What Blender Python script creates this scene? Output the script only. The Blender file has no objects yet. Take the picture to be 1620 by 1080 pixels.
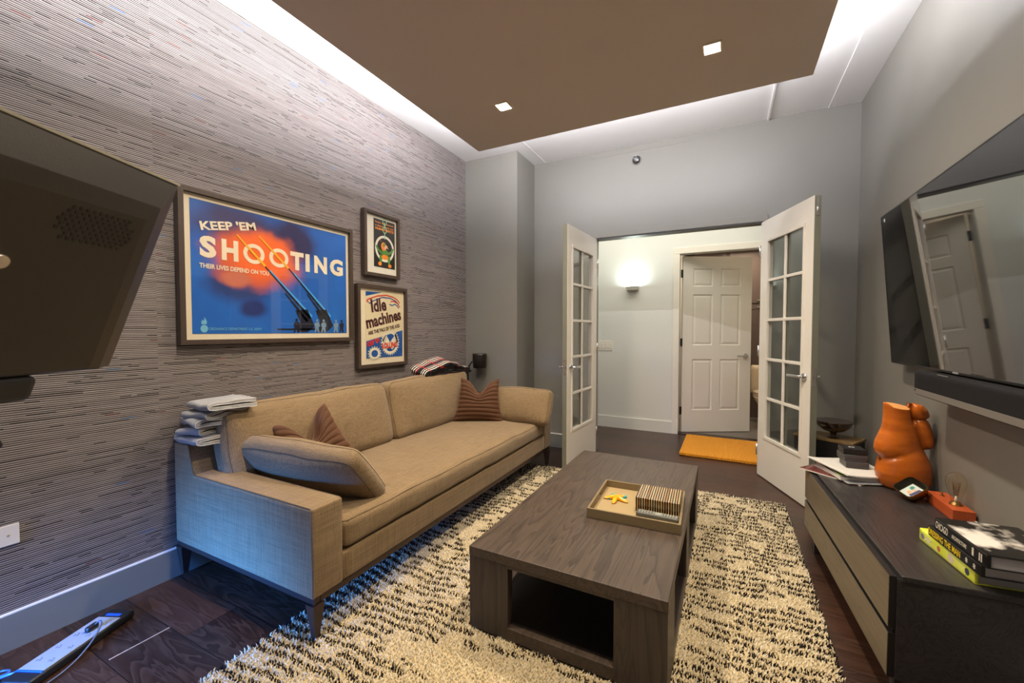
import bpy, bmesh, math, random
import numpy as np
from mathutils import Vector, Matrix, noise as mnoise
random.seed(7); PI = math.pi
scene = bpy.context.scene
col = scene.collection

# ------------------------------------------------------------------ camera
cam_d = bpy.data.cameras.new('camera'); cam = bpy.data.objects.new('camera', cam_d); col.objects.link(cam)
cam_d.sensor_width = 36; cam_d.lens = 648.838 / 1620 * 36
cam_d.shift_x = -(821.1092 - 810) / 1620; cam_d.shift_y = (542.8883 - 540) / 1620
cam_d.clip_start = .02
yaw, pitch, roll = math.radians(26.6866), math.radians(1.7595), math.radians(.0539)
fw = Vector((-math.sin(yaw), math.cos(yaw), 0)); rt = Vector((math.cos(yaw), math.sin(yaw), 0)); up = Vector((0, 0, 1))
f2 = fw * math.cos(pitch) - up * math.sin(pitch); u2 = up * math.cos(pitch) + fw * math.sin(pitch)
r3 = rt * math.cos(roll) + u2 * math.sin(roll); u3 = u2 * math.cos(roll) - rt * math.sin(roll)
M = Matrix((r3, u3, -f2)).transposed().to_4x4(); M.translation = (2.3294, 0, 1.1693)
cam.matrix_world = M; scene.camera = cam
cam_d.dof.use_dof = True; cam_d.dof.focus_distance = 2.6; cam_d.dof.aperture_fstop = 4.0

# ------------------------------------------------------------------ world, exposure, large lights
w = bpy.data.worlds.new('world'); scene.world = w; w.use_nodes = True
bg = w.node_tree.nodes['Background']; bg.inputs[0].default_value = (.35, .5, .85, 1); bg.inputs[1].default_value = .6
scene.view_settings.view_transform = 'Standard'; scene.view_settings.look = 'None'
scene.view_settings.gamma = 1; scene.view_settings.use_curve_mapping = False
scene.view_settings.exposure = 0.0

def area(name, loc, direction, sx, sy, energy, color, spread=180):
    l = bpy.data.lights.new(name, 'AREA'); l.shape = 'RECTANGLE'; l.size = sx; l.size_y = sy
    l.energy = energy; l.color = color; l.spread = math.radians(spread)
    o = bpy.data.objects.new(name, l); col.objects.link(o); o.location = loc
    o.rotation_euler = Vector(direction).to_track_quat('-Z', 'Y').to_euler(); return o
H, HP = 2.843, 2.563                       # slab ceiling, underside of the dropped panel
PX0, PX1, PY0, PY1 = .593, 2.737, -.45, 2.755
XR, YB, YC, XC = 3.195, 3.836, 3.446, .5755  # right wall, far wall, column
COVE = (.94, .94, 1.0); WARM = (1.0, .84, .64)
def cove(name, x, y, dx, dy, length, e):
    l = bpy.data.lights.new(name, 'AREA'); l.shape = 'RECTANGLE'; l.size = length; l.size_y = .02
    l.energy = e; l.color = COVE
    o = bpy.data.objects.new(name, l); col.objects.link(o); o.location = (x, y, HP + .10)
    z = -Vector((dx, dy, .75)).normalized(); xa = Vector((dy, -dx, 0)).normalized() if (dx or dy) else Vector((1, 0, 0))
    ya = z.cross(xa); R = Matrix((xa, ya, z)).transposed().to_4x4(); R.translation = o.location; o.matrix_world = R
CE = 36
cove('cove_light_left', PX0 + .05, (PY0 + PY1) / 2, -1, 0, PY1 - PY0 - .1, CE * 1.5)
cove('cove_light_right', PX1 - .05, (PY0 + PY1) / 2, 1, 0, PY1 - PY0 - .1, CE * 1.3)
cove('cove_light_far', (PX0 + PX1) / 2, PY1 - .05, 0, 1, PX1 - PX0 - .1, CE)
DL = [(1.08, 2.27), (2.252, 2.27), (1.08, 1.07), (2.252, 1.07)]
for i, (x, y) in enumerate(DL):
    area('downlight_lamp', (x, y, HP - .002), (0, 0, -1), .07, .07, 21, WARM, 150)
# daylight from the window behind the camera, an added unseen hall fill and bathroom light
area('window_daylight', (.40, -.93, .46), (.04, 1, -.27), .5, .5, 19, (.05, .26, 1.0), 42)
area('hall_fill', (1.7, 4.36, 2.53), (0, 0, -1), 2.2, .6, 19, (1, .95, .84))
area('bathroom_lamp', (2.5, 5.9, 2.3), (0, -.2, -1), .4, .4, 16, (1, .8, .58))

# ------------------------------------------------------------------ materials
def new_mat(name):
    m = bpy.data.materials.new(name); m.use_nodes = True; nt = m.node_tree
    return m, nt, nt.nodes['Principled BSDF']
def N(nt, t, **kw):
    n = nt.nodes.new(t)
    for k, v in kw.items():
        if k.startswith('i_'): n.inputs[int(k[2:])].default_value = v
        else: setattr(n, k, v)
    return n
def L(nt, a, ao, b, bi): nt.links.new(a.outputs[ao], b.inputs[bi])
def c4(c): return (c[0], c[1], c[2], 1)
def srgb(r, g, b):
    f = lambda v: (v / 255 / 12.92) if v / 255 <= .04045 else ((v / 255 + .055) / 1.055) ** 2.4
    return (f(r), f(g), f(b))
def plain(name, c, rough=.5, metal=0, spec=.5, bump=0, bscale=60, vary=0, coat=0, ior=1.5, em=None, es=0):
    m, nt, b = new_mat(name)
    b.inputs['Base Color'].default_value = c4(c); b.inputs['Roughness'].default_value = rough
    b.inputs['Metallic'].default_value = metal; b.inputs['Specular IOR Level'].default_value = spec
    b.inputs['Coat Weight'].default_value = coat; b.inputs['Coat Roughness'].default_value = .05
    b.inputs['IOR'].default_value = ior
    if em: b.inputs['Emission Color'].default_value = c4(em); b.inputs['Emission Strength'].default_value = es
    tc = N(nt, 'ShaderNodeTexCoord')
    if bump:
        n = N(nt, 'ShaderNodeTexNoise'); n.inputs['Scale'].default_value = bscale; n.inputs['Detail'].default_value = 4
        L(nt, tc, 'Object', n, 'Vector'); bp = N(nt, 'ShaderNodeBump'); bp.inputs['Strength'].default_value = bump; bp.inputs['Distance'].default_value = .004
        L(nt, n, 'Fac', bp, 'Height'); L(nt, bp, 0, b, 'Normal')
    if vary:
        n = N(nt, 'ShaderNodeTexNoise'); n.inputs['Scale'].default_value = 2.3; n.inputs['Detail'].default_value = 5
        L(nt, tc, 'Object', n, 'Vector'); mx = N(nt, 'ShaderNodeMix', data_type='RGBA')
        mx.inputs[6].default_value = c4([v * (1 - vary) for v in c]); mx.inputs[7].default_value = c4([min(1, v * (1 + vary)) for v in c])
        L(nt, n, 'Fac', mx, 0); L(nt, mx, 2, b, 'Base Color')
    return m
def math_n(nt, op, a, b=None, c=None):
    n = N(nt, 'ShaderNodeMath', operation=op)
    for i, v in enumerate((a, b, c)):
        if v is None: continue
        if isinstance(v, (int, float)): n.inputs[i].default_value = v
        else: nt.links.new(v, n.inputs[i])
    return n.outputs[0]
def mixc(nt, fac, a, b):
    n = N(nt, 'ShaderNodeMix', data_type='RGBA')
    for i, v in ((0, fac), (6, a), (7, b)):
        if isinstance(v, (int, float)): n.inputs[i].default_value = v
        elif isinstance(v, (tuple, list)): n.inputs[i].default_value = c4(v)
        else: nt.links.new(v, n.inputs[i])
    return n.outputs[2]
def wood(name, dark, light, axis='y', rough=.45, scale=1.0, contrast=.5, bump=.25, spec=.35, knots=1.0):
    m, nt, b = new_mat(name); tc = N(nt, 'ShaderNodeTexCoord')
    mp = N(nt, 'ShaderNodeMapping'); s = {'x': (.35, 4, 4), 'y': (4, .35, 4), 'z': (4, 4, .35)}[axis]
    mp.inputs['Scale'].default_value = [v * scale for v in s]; L(nt, tc, 'Object', mp, 'Vector')
    n1 = N(nt, 'ShaderNodeTexNoise'); n1.inputs['Scale'].default_value = 2.2; n1.inputs['Detail'].default_value = 3; n1.inputs['Distortion'].default_value = .6 * knots
    L(nt, mp, 0, n1, 'Vector')
    rings = math_n(nt, 'FRACT', math_n(nt, 'MULTIPLY', n1.outputs['Fac'], 13.0))
    rings = math_n(nt, 'POWER', rings, 2.2)
    mp2 = N(nt, 'ShaderNodeMapping'); s2 = {'x': (2, 160, 160), 'y': (160, 2, 160), 'z': (160, 160, 2)}[axis]
    mp2.inputs['Scale'].default_value = s2; L(nt, tc, 'Object', mp2, 'Vector')
    n2 = N(nt, 'ShaderNodeTexNoise'); n2.inputs['Scale'].default_value = 1.5; n2.inputs['Detail'].default_value = 3; L(nt, mp2, 0, n2, 'Vector')
    fac = math_n(nt, 'MULTIPLY_ADD', rings, -contrast, math_n(nt, 'MULTIPLY_ADD', n2.outputs['Fac'], .8, .25))
    cl = N(nt, 'ShaderNodeClamp'); nt.links.new(fac, cl.inputs[0])
    nt.links.new(mixc(nt, cl.outputs[0], dark, light), b.inputs['Base Color'])
    bp = N(nt, 'ShaderNodeBump'); bp.inputs['Strength'].default_value = bump; bp.inputs['Distance'].default_value = .002
    nt.links.new(cl.outputs[0], bp.inputs['Height']); L(nt, bp, 0, b, 'Normal')
    b.inputs['Roughness'].default_value = rough; b.inputs['Specular IOR Level'].default_value = spec
    return m
def fabric(name, c, c2=None, scale=420, bump=.5, rough=.9, sheen=.2, uneven=.12):
    m, nt, b = new_mat(name); tc = N(nt, 'ShaderNodeTexCoord'); c2 = c2 or [v * .62 for v in c]
    facs = []
    for sc in ((6, scale, scale), (scale, 6, scale), (scale, scale, 9)):
        mp = N(nt, 'ShaderNodeMapping'); mp.inputs['Scale'].default_value = sc; L(nt, tc, 'Object', mp, 'Vector')
        n = N(nt, 'ShaderNodeTexNoise'); n.inputs['Scale'].default_value = 1; n.inputs['Detail'].default_value = 2; L(nt, mp, 0, n, 'Vector'); facs.append(n.outputs['Fac'])
    f = math_n(nt, 'MULTIPLY', math_n(nt, 'ADD', math_n(nt, 'ADD', facs[0], facs[1]), facs[2]), .3333)
    f = math_n(nt, 'MULTIPLY_ADD', math_n(nt, 'SUBTRACT', f, .5), 4.5, .5)
    cl = N(nt, 'ShaderNodeClamp'); nt.links.new(f, cl.inputs[0])
    n3 = N(nt, 'ShaderNodeTexNoise'); n3.inputs['Scale'].default_value = 5; n3.inputs['Detail'].default_value = 4; L(nt, tc, 'Object', n3, 'Vector')
    base = mixc(nt, cl.outputs[0], c2, c)
    nt.links.new(mixc(nt, math_n(nt, 'MULTIPLY', n3.outputs['Fac'], uneven * 2), base, [v * .6 for v in c]), b.inputs['Base Color'])
    bp = N(nt, 'ShaderNodeBump'); bp.inputs['Strength'].default_value = bump; bp.inputs['Distance'].default_value = .0015
    nt.links.new(cl.outputs[0], bp.inputs['Height']); L(nt, bp, 0, b, 'Normal')
    b.inputs['Roughness'].default_value = rough; b.inputs['Sheen Weight'].default_value = sheen; b.inputs['Specular IOR Level'].default_value = .2
    return m
def glass_mat(name, tint=(1, 1, 1), ior=1.5, rough=0.0):
    m, nt, b = new_mat(name); nt.nodes.remove(b); out = nt.nodes['Material Output']
    t = N(nt, 'ShaderNodeBsdfTransparent'); t.inputs[0].default_value = c4(tint)
    g = N(nt, 'ShaderNodeBsdfGlossy'); g.inputs['Roughness'].default_value = rough
    fr = N(nt, 'ShaderNodeFresnel'); gm = N(nt, 'ShaderNodeNewGeometry'); nt.links.new(math_n(nt, 'MULTIPLY_ADD', gm.outputs['Backfacing'], 1 / ior - ior, ior), fr.inputs[0]); mx = N(nt, 'ShaderNodeMixShader')
    L(nt, fr, 0, mx, 0); L(nt, t, 0, mx, 1); L(nt, g, 0, mx, 2); L(nt, mx, 0, out, 0); return m

MT = {}
MT['wall'] = plain('gray_wall_paint', srgb(124, 121, 114), .42, spec=.35, bump=.06, bscale=180, vary=.04)
MT['ceil'] = plain('white_slab_paint', (.78, .77, .76), .8, bump=.25, bscale=9, vary=.03)
MT['panel'] = plain('taupe_ceiling_paint', srgb(206, 192, 178), .75)
MT['bead'] = plain('white_bead', (.85, .84, .82), .5)
MT['base'] = plain('gray_baseboard_paint', srgb(122, 124, 118), .35)
MT['white'] = plain('white_door_paint', srgb(226, 220, 208), .35)
MT['hall'] = plain('hall_wall_paint', srgb(216, 216, 210), .55)
MT['olive'] = plain('gray_door_paint', srgb(118, 118, 104), .4)
MT['chrome'] = plain('satin_chrome', (.75, .75, .75), .22, metal=1)
MT['blackm'] = plain('black_metal', (.01, .01, .01), .35)
MT['black'] = plain('black_plastic', (.012, .012, .013), .4)
MT['bronze'] = plain('dark_bronze_metal', srgb(72, 58, 52), .4, metal=.6)
MT['linen'] = fabric('taupe_linen', srgb(152, 128, 94), srgb(102, 82, 56))
MT['seam'] = plain('dark_seam', srgb(95, 80, 60), .9)
MT['towel'] = fabric('gray_chambray_towel', srgb(186, 184, 180), srgb(124, 126, 130), scale=700)
MT['piping'] = plain('white_piping', (.7, .7, .68), .8)
MT['frame'] = wood('walnut_frame', srgb(48, 38, 32), srgb(76, 62, 52), 'z', rough=.4, contrast=.2, spec=.5)
MT['mat'] = plain('cream_mat_board', srgb(232, 220, 192), .8)
MT['matw'] = plain('pale_mat_board', srgb(226, 222, 208), .8)
MT['glass'] = glass_mat('clear_glass', (.97, .98, .97))
MT['pglass'] = glass_mat('picture_glass', (.98, .98, .98), 1.38)
MT['darkpane'] = glass_mat('door_glass', (.93, .95, .94))

# wallpaper: horizontal woven strips with darker dashes
def wallpaper():
    m, nt, b = new_mat('woven_grasscloth_wallpaper'); tc = N(nt, 'ShaderNodeTexCoord'); sp = N(nt, 'ShaderNodeSeparateXYZ'); L(nt, tc, 'Object', sp, 0)
    y, z = sp.outputs['Y'], sp.outputs['Z']
    P = .0080
    seg = math_n(nt, 'FLOOR', math_n(nt, 'MULTIPLY', math_n(nt, 'SUBTRACT', y, .0815), 1 / .8555))
    z = math_n(nt, 'ADD', z, math_n(nt, 'MULTIPLY', seg, .0031))
    zi = math_n(nt, 'MULTIPLY', z, 1 / P); row = math_n(nt, 'FLOOR', zi); fr = math_n(nt, 'FRACT', zi)
    row = math_n(nt, 'ADD', row, math_n(nt, 'MULTIPLY', seg, 41.0))
    def rnd(a, b_, k):
        cv = N(nt, 'ShaderNodeCombineXYZ'); nt.links.new(a, cv.inputs[0]); nt.links.new(b_, cv.inputs[1]); cv.inputs[2].default_value = k
        wn = N(nt, 'ShaderNodeTexWhiteNoise', noise_dimensions='3D'); L(nt, cv, 0, wn, 0); return wn.outputs['Value']
    zero = math_n(nt, 'MULTIPLY', row, 0.0)
    def cell(freq, k):
        off = math_n(nt, 'MULTIPLY', rnd(row, zero, k), 10.0)
        return math_n(nt, 'FLOOR', math_n(nt, 'ADD', math_n(nt, 'MULTIPLY', y, freq), off))
    r1 = rnd(row, cell(5.0, 1.0), 2.0); r2 = rnd(row, cell(26.0, 3.0), 4.0); r3_ = rnd(row, cell(20.0, 5.0), 6.0); rr = rnd(row, zero, 9.0)
    line = math_n(nt, 'LESS_THAN', fr, math_n(nt, 'MULTIPLY_ADD', rr, .16, .36))   # dark gap line
    mp = N(nt, 'ShaderNodeMapping'); mp.inputs['Scale'].default_value = (1, 9, 125); L(nt, tc, 'Object', mp, 0)
    nz = N(nt, 'ShaderNodeTexNoise'); nz.inputs['Scale'].default_value = 1; nz.inputs['Detail'].default_value = 3; L(nt, mp, 0, nz, 'Vector')
    light = mixc(nt, nz.outputs['Fac'], srgb(124, 115, 112), srgb(172, 163, 158))
    dark = mixc(nt, nz.outputs['Fac'], srgb(22, 18, 18), srgb(60, 52, 50))
    c = mixc(nt, line, light, dark)
    wide = math_n(nt, 'LESS_THAN', fr, .62)
    blk = math_n(nt, 'MULTIPLY', math_n(nt, 'MAXIMUM', math_n(nt, 'GREATER_THAN', r1, .93), math_n(nt, 'GREATER_THAN', r2, .955)), wide)
    c = mixc(nt, blk, c, srgb(24, 20, 20))
    blue = math_n(nt, 'MULTIPLY', math_n(nt, 'GREATER_THAN', r3_, .9955), wide); c = mixc(nt, blue, c, srgb(30, 80, 120))
    red = math_n(nt, 'MULTIPLY', math_n(nt, 'LESS_THAN', r3_, .0035), wide); c = mixc(nt, red, c, srgb(84, 26, 24))
    nt.links.new(c, b.inputs['Base Color']); b.inputs['Roughness'].default_value = .7; b.inputs['Specular IOR Level'].default_value = .25
    bp = N(nt, 'ShaderNodeBump'); bp.inputs['Strength'].default_value = .35; bp.inputs['Distance'].default_value = .002
    nt.links.new(math_n(nt, 'SUBTRACT', 1.0, line), bp.inputs['Height']); L(nt, bp, 0, b, 'Normal'); return m
MT['paper'] = wallpaper()

def floor_mat():
    m, nt, b = new_mat('dark_oak_planks'); tc = N(nt, 'ShaderNodeTexCoord')
    mp = N(nt, 'ShaderNodeMapping'); mp.inputs['Location'].default_value = (.35, -.035, 0); L(nt, tc, 'Object', mp, 0)
    br = N(nt, 'ShaderNodeTexBrick'); br.offset = .37; br.inputs['Scale'].default_value = 1
    br.inputs['Brick Width'].default_value = 1.35; br.inputs['Row Height'].default_value = .19; br.inputs['Mortar Size'].default_value = .0016
    br.inputs['Color1'].default_value = (0, 0, 0, 1); br.inputs['Color2'].default_value = (1, 1, 1, 1); br.inputs['Mortar'].default_value = (.5, .5, .5, 1); br.inputs['Bias'].default_value = 0
    L(nt, mp, 0, br, 'Vector')
    mp1 = N(nt, 'ShaderNodeMapping'); mp1.inputs['Scale'].default_value = (1.1, 9, 1); L(nt, tc, 'Object', mp1, 0)
    addv = N(nt, 'ShaderNodeVectorMath', operation='ADD'); sc = N(nt, 'ShaderNodeVectorMath', operation='SCALE'); sc.inputs[3].default_value = 17
    L(nt, br, 'Color', sc, 0); L(nt, mp1, 0, addv, 0); L(nt, sc, 0, addv, 1)
    n1 = N(nt, 'ShaderNodeTexNoise'); n1.inputs['Scale'].default_value = 1.2; n1.inputs['Detail'].default_value = 3; n1.inputs['Distortion'].default_value = .8; L(nt, addv, 0, n1, 'Vector')
    ring = math_n(nt, 'POWER', math_n(nt, 'FRACT', math_n(nt, 'MULTIPLY', n1.outputs['Fac'], 11.0)), 2.0)
    mp2 = N(nt, 'ShaderNodeMapping'); mp2.inputs['Scale'].default_value = (3, 150, 1); L(nt, tc, 'Object', mp2, 0)
    n2 = N(nt, 'ShaderNodeTexNoise'); n2.inputs['Scale'].default_value = 1; n2.inputs['Detail'].default_value = 3; L(nt, mp2, 0, n2, 'Vector')
    base = mixc(nt, br.outputs['Color'], srgb(40, 24, 18), srgb(68, 42, 29))
    base = mixc(nt, math_n(nt, 'MULTIPLY', n2.outputs['Fac'], .6), base, srgb(26, 15, 11))
    base = mixc(nt, math_n(nt, 'MULTIPLY', ring, .20), base, srgb(120, 92, 76))
    base = mixc(nt, br.outputs['Fac'], base, srgb(16, 12, 10))
    nt.links.new(base, b.inputs['Base Color']); b.inputs['Roughness'].default_value = .34; b.inputs['Specular IOR Level'].default_value = .45
    bp = N(nt, 'ShaderNodeBump'); bp.inputs['Strength'].default_value = .2; bp.inputs['Distance'].default_value = .002
    nt.links.new(math_n(nt, 'SUBTRACT', math_n(nt, 'MULTIPLY', ring, .4), br.outputs['Fac']), bp.inputs['Height']); L(nt, bp, 0, b, 'Normal'); return m
MT['floor'] = floor_mat()

# ------------------------------------------------------------------ mesh helpers
class B:
    def __init__(s): s.bm = bmesh.new(); s.mi = 0; s.T = Matrix.Identity(4)
    def _f(s, faces):
        for f in faces: f.material_index = s.mi
    def box(s, x0, x1, y0, y1, z0, z1, bev=0, seg=2):
        t = bmesh.new(); bmesh.ops.create_cube(t, size=1)
        for v in t.verts: v.co = Vector(((x0 + x1) / 2 + v.co.x * (x1 - x0), (y0 + y1) / 2 + v.co.y * (y1 - y0), (z0 + z1) / 2 + v.co.z * (z1 - z0)))
        if bev: bmesh.ops.bevel(t, geom=list(t.edges), offset=bev, segments=seg, affect='EDGES', profile=.6)
        s.merge(t); return s
    def merge(s, t, smooth=False):
        mp = {}
        for v in t.verts: mp[v] = s.bm.verts.new(s.T @ v.co)
        for f in t.faces:
            try: nf = s.bm.faces.new([mp[v] for v in f.verts]); nf.material_index = s.mi; nf.smooth = smooth or f.smooth
            except ValueError: pass
        t.free()
    @staticmethod
    def puff(q, h, bulge, jit, seed):
        p = [q[i] / h[i] for i in range(3)]; o = Vector((0, 0, 0))
        for i in range(3):
            j, k = (i + 1) % 3, (i + 2) % 3
            o[i] = bulge[i] * (1 if p[i] > 0 else -1) * abs(p[i]) ** 2 * (1 - p[j] ** 2) * (1 - p[k] ** 2)
        if jit: o += mnoise.noise_vector(q * 7 + Vector((seed, seed * 2.3, 0))) * jit
        return q + o
    def rbox(s, c, h, r, n=10, bulge=(0, 0, 0), jit=0, seed=0, R=None):
        t = bmesh.new(); bmesh.ops.create_cube(t, size=2); bmesh.ops.subdivide_edges(t, edges=list(t.edges), cuts=n, use_grid_fill=True)
        c = Vector(c); h = Vector(h)
        for v in t.verts:
            p = [math.sin(a * PI / 2) for a in v.co]
            q = Vector([p[i] * h[i] for i in range(3)]); inn = Vector([max(-(h[i] - r), min(h[i] - r, q[i])) for i in range(3)])
            d = q - inn
            if d.length > 1e-9:
                d.normalize()
                if r > 0: q = inn + d * r
            q = s.puff(q, h, bulge, jit, seed)
            v.co = (R @ q if R else q) + c
        s.merge(t, True); return s
    def ring(s, c, ax, r, seg, ref=None):
        ax = Vector(ax).normalized(); ref = ref or (Vector((0, 0, 1)) if abs(ax.z) < .9 else Vector((1, 0, 0)))
        a = ax.cross(ref).normalized(); b = ax.cross(a); rx, ry = (r if isinstance(r, (tuple, list)) else (r, r))
        return [s.bm.verts.new(s.T @ (Vector(c) + a * math.cos(2 * PI * i / seg) * rx + b * math.sin(2 * PI * i / seg) * ry)) for i in range(seg)]
    def skin(s, rings, caps=True, smooth=True, close=False):
        fs = []
        n = len(rings[0]); pairs = list(zip(rings[:-1], rings[1:])) + ([(rings[-1], rings[0])] if close else [])
        for A, C_ in pairs:
            for i in range(n):
                f = s.bm.faces.new((A[i], A[(i + 1) % n], C_[(i + 1) % n], C_[i])); f.smooth = smooth; fs.append(f)
        if caps and not close:
            fs.append(s.bm.faces.new(rings[0][::-1])); fs.append(s.bm.faces.new(rings[-1]))
        s._f(fs); return s
    def cyl(s, p0, p1, r0, r1=None, seg=20, smooth=True):
        r1 = r0 if r1 is None else r1; ax = Vector(p1) - Vector(p0)
        return s.skin([s.ring(p0, ax, r0, seg), s.ring(p1, ax, r1, seg)], smooth=smooth)
    def tube(s, pts, r, seg=8, close=False):
        pts = [Vector(p) for p in pts]; rings = []; n = len(pts); ref = None
        for i, p in enumerate(pts):
            if close: d = pts[(i + 1) % n] - pts[i - 1]
            else: d = pts[min(i + 1, n - 1)] - pts[max(i - 1, 0)]
            d.normalize()
            if ref is None: ref = Vector((0, 0, 1)) if abs(d.z) < .9 else Vector((1, 0, 0))
            ref = (ref - d * ref.dot(d)).normalized()
            rings.append(s.ring(p, d, r, seg, ref.copy()))
        return s.skin(rings, caps=not close, close=close)
    def lathe(s, prof, c=(0, 0, 0), seg=32, sx=1, sy=1):
        rings = []
        for r, z in prof:
            r = max(r, 1e-4); rings.append([s.bm.verts.new(s.T @ Vector((c[0] + r * sx * math.cos(2 * PI * i / seg), c[1] + r * sy * math.sin(2 * PI * i / seg), c[2] + z))) for i in range(seg)])
        return s.skin(rings)
    def poly(s, pts):
        f = s.bm.faces.new([s.bm.verts.new(s.T @ Vector(p)) for p in pts]); f.material_index = s.mi; return s
    def ribbon(s, prof, th, w0, w1, jit=0, seed=0, nw=8, axis='y'):
        """cloth of thickness th following the 2-D path prof, extruded along an axis"""
        P = [Vector((p[0], p[1])) for p in prof]
        for _ in range(2):
            Q = [P[0]]
            for a, b_ in zip(P[:-1], P[1:]): Q += [a * .75 + b_ * .25, a * .25 + b_ * .75]
            P = Q + [P[-1]]
        nrm = []
        for i in range(len(P)):
            d = (P[min(i + 1, len(P) - 1)] - P[max(i - 1, 0)]).normalized(); nrm.append(Vector((-d.y, d.x)))
        outl = [p + n * th / 2 for p, n in zip(P, nrm)] + [p - n * th / 2 for p, n in zip(P[::-1], nrm[::-1])]
        uv = []; acc = 0; L_ = [0]
        for a, b_ in zip(P[:-1], P[1:]): acc += (b_ - a).length; L_.append(acc)
        us = L_ + L_[::-1]; lay = s.bm.loops.layers.uv.verify(); rings = []; vs = []
        for k in range(nw + 1):
            w_ = w0 + (w1 - w0) * k / nw; R = []
            for q in outl:
                o = Vector((0, 0, 0))
                if jit: o = mnoise.noise_vector(Vector((q.x * 14 + seed, q.y * 14, w_ * 10))) * jit
                R.append(s.bm.verts.new(s.T @ (Vector((q.x, w_, q.y)) + o)))
            rings.append(R); vs.append(w_)
        n = len(outl)
        for k in range(nw):
            for i in range(n):
                j = (i + 1) % n; f = s.bm.faces.new((rings[k][i], rings[k][j], rings[k + 1][j], rings[k + 1][i])); f.smooth = True; f.material_index = s.mi
                for lp, uvv in zip(f.loops, ((us[i], vs[k]), (us[j], vs[k]), (us[j], vs[k + 1]), (us[i], vs[k + 1]))): lp[lay].uv = uvv
        for R, fl, kk in ((rings[0], True, 0), (rings[-1], False, -1)):
            m_ = n // 2
            for i in range(m_ - 1):
                q = (R[i], R[i + 1], R[n - 2 - i], R[n - 1 - i]); f = s.bm.faces.new(q[::-1] if fl else q); f.material_index = s.mi
                for lp in f.loops: lp[lay].uv = (us[i], vs[kk])
        return s
    def make(s, name, mats, parent=None, bevel=0, smooth=None):
        bmesh.ops.recalc_face_normals(s.bm, faces=list(s.bm.faces))
        me = bpy.data.meshes.new(name); s.bm.to_mesh(me); s.bm.free()
        for m in (mats if isinstance(mats, (list, tuple)) else [mats]): me.materials.append(MT[m] if isinstance(m, str) else m)
        if smooth is not None:
            for p in me.polygons: p.use_smooth = smooth
        o = bpy.data.objects.new(name, me); col.objects.link(o)
        if parent: o.parent = parent
        if bevel:
            b_ = o.modifiers.new('edge', 'BEVEL'); b_.width = bevel; b_.segments = 2; b_.limit_method = 'ANGLE'; b_.angle_limit = math.radians(40)
        return o
def empty(name, loc=(0, 0, 0), rz=0, rot=None):
    o = bpy.data.objects.new(name, None); col.objects.link(o); o.location = loc; o.rotation_euler = rot or (0, 0, rz); o.empty_display_size = .05; return o
def tag(o, label, cat, group=None):
    o['label'] = label; o['category'] = cat
    if group: o['group'] = group
    return o
def struct(o, label=None):
    o['kind'] = 'structure'
    if label: o['label'] = label
    return o
def baked(o, name, parent=None, mats=None):
    """turn an object with modifiers (or text) into plain mesh data"""
    dg = bpy.context.evaluated_depsgraph_get(); dg.update()
    me = bpy.data.meshes.new_from_object(o.evaluated_get(dg)); me.name = name
    data = o.data; bpy.data.objects.remove(o)
    n = bpy.data.objects.new(name, me); col.objects.link(n)
    if parent: n.parent = parent
    if mats:
        me.materials.clear()
        for m in mats: me.materials.append(MT[m] if isinstance(m, str) else m)
    return n
def lettering(body, mat, O, U, V, w, h, parent=None, ext=.0004, bold=.012, shear=0, name='lettering', spacing=1.0):
    """text in a w x h box whose lower left corner is O, U to the right and V up"""
    cu = bpy.data.curves.new(name, 'FONT'); cu.body = body; cu.size = 1; cu.offset = bold; cu.shear = shear; cu.resolution_u = 3; cu.space_character = spacing
    t = bpy.data.objects.new(name, cu); col.objects.link(t)
    o = baked(t, name, parent, [mat]); me = o.data
    xs = [v.co.x for v in me.vertices]; ys = [v.co.y for v in me.vertices]
    x0, x1, y0, y1 = min(xs), max(xs), min(ys), max(ys); O, U, V = Vector(O), Vector(U).normalized(), Vector(V).normalized(); Nn = U.cross(V)
    bm = bmesh.new(); bm.from_mesh(me)
    r = bmesh.ops.extrude_face_region(bm, geom=list(bm.faces)); top = set(e for e in r['geom'] if isinstance(e, bmesh.types.BMVert))
    for v in bm.verts:
        v.co = O + U * ((v.co.x - x0) / (x1 - x0) * w) + V * ((v.co.y - y0) / (y1 - y0) * h) + Nn * (ext if v in top else 0)
    for f in bm.faces: f.smooth = False
    bm.to_mesh(me); bm.free(); return o

# ------------------------------------------------------------------ room shell
YBK = -1.0
fl = struct(B().box(-.2, 4.2, YBK - .1, 5.04, -.06, 0).make('floor', 'floor'), 'dark brown oak plank floor running through to the hall')
struct(B().box(1.75, 4.2, 5.04, 7.3, -.06, .002).make('floor', plain('gray_floor_tile', srgb(120, 112, 104), .35, vary=.25)), 'gray stone tile floor of the bathroom')
struct(B().box(-.1, 0, YBK, YC + .5, 0, H).make('wall_left', 'paper'), 'left wall in gray woven wallpaper with dark dashes')
b = B().box(-.1, XC, YC, YB + .1, 0, H); struct(b.make('wall_corner', 'wall'), 'gray painted corner column beyond the sofa')
b = B(); b.box(XC, 1.2298 - .012, YB, YB + .1, 0, H); b.box(2.5768 + .012, XR + .1, YB, YB + .1, 0, H); b.box(1.2298 - .012, 2.5768 + .012, YB, YB + .1, 2.045, H)
struct(b.make('wall_far', 'wall'), 'gray far wall with the double door opening')
struct(B().box(XR, XR + .1, YBK, YB + .1, 0, H).make('wall_right', 'wall'), 'gray right wall behind the television')
b = B(); b.box(-.1, .15, YBK - .1, YBK, 0, H); b.box(1.45, XR + .1, YBK - .1, YBK, 0, H); b.box(.15, 1.45, YBK - .1, YBK, 1.9, H); b.box(.15, 1.45, YBK - .1, YBK, 0, .12)
struct(b.make('wall_back', 'wall'))
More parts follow.
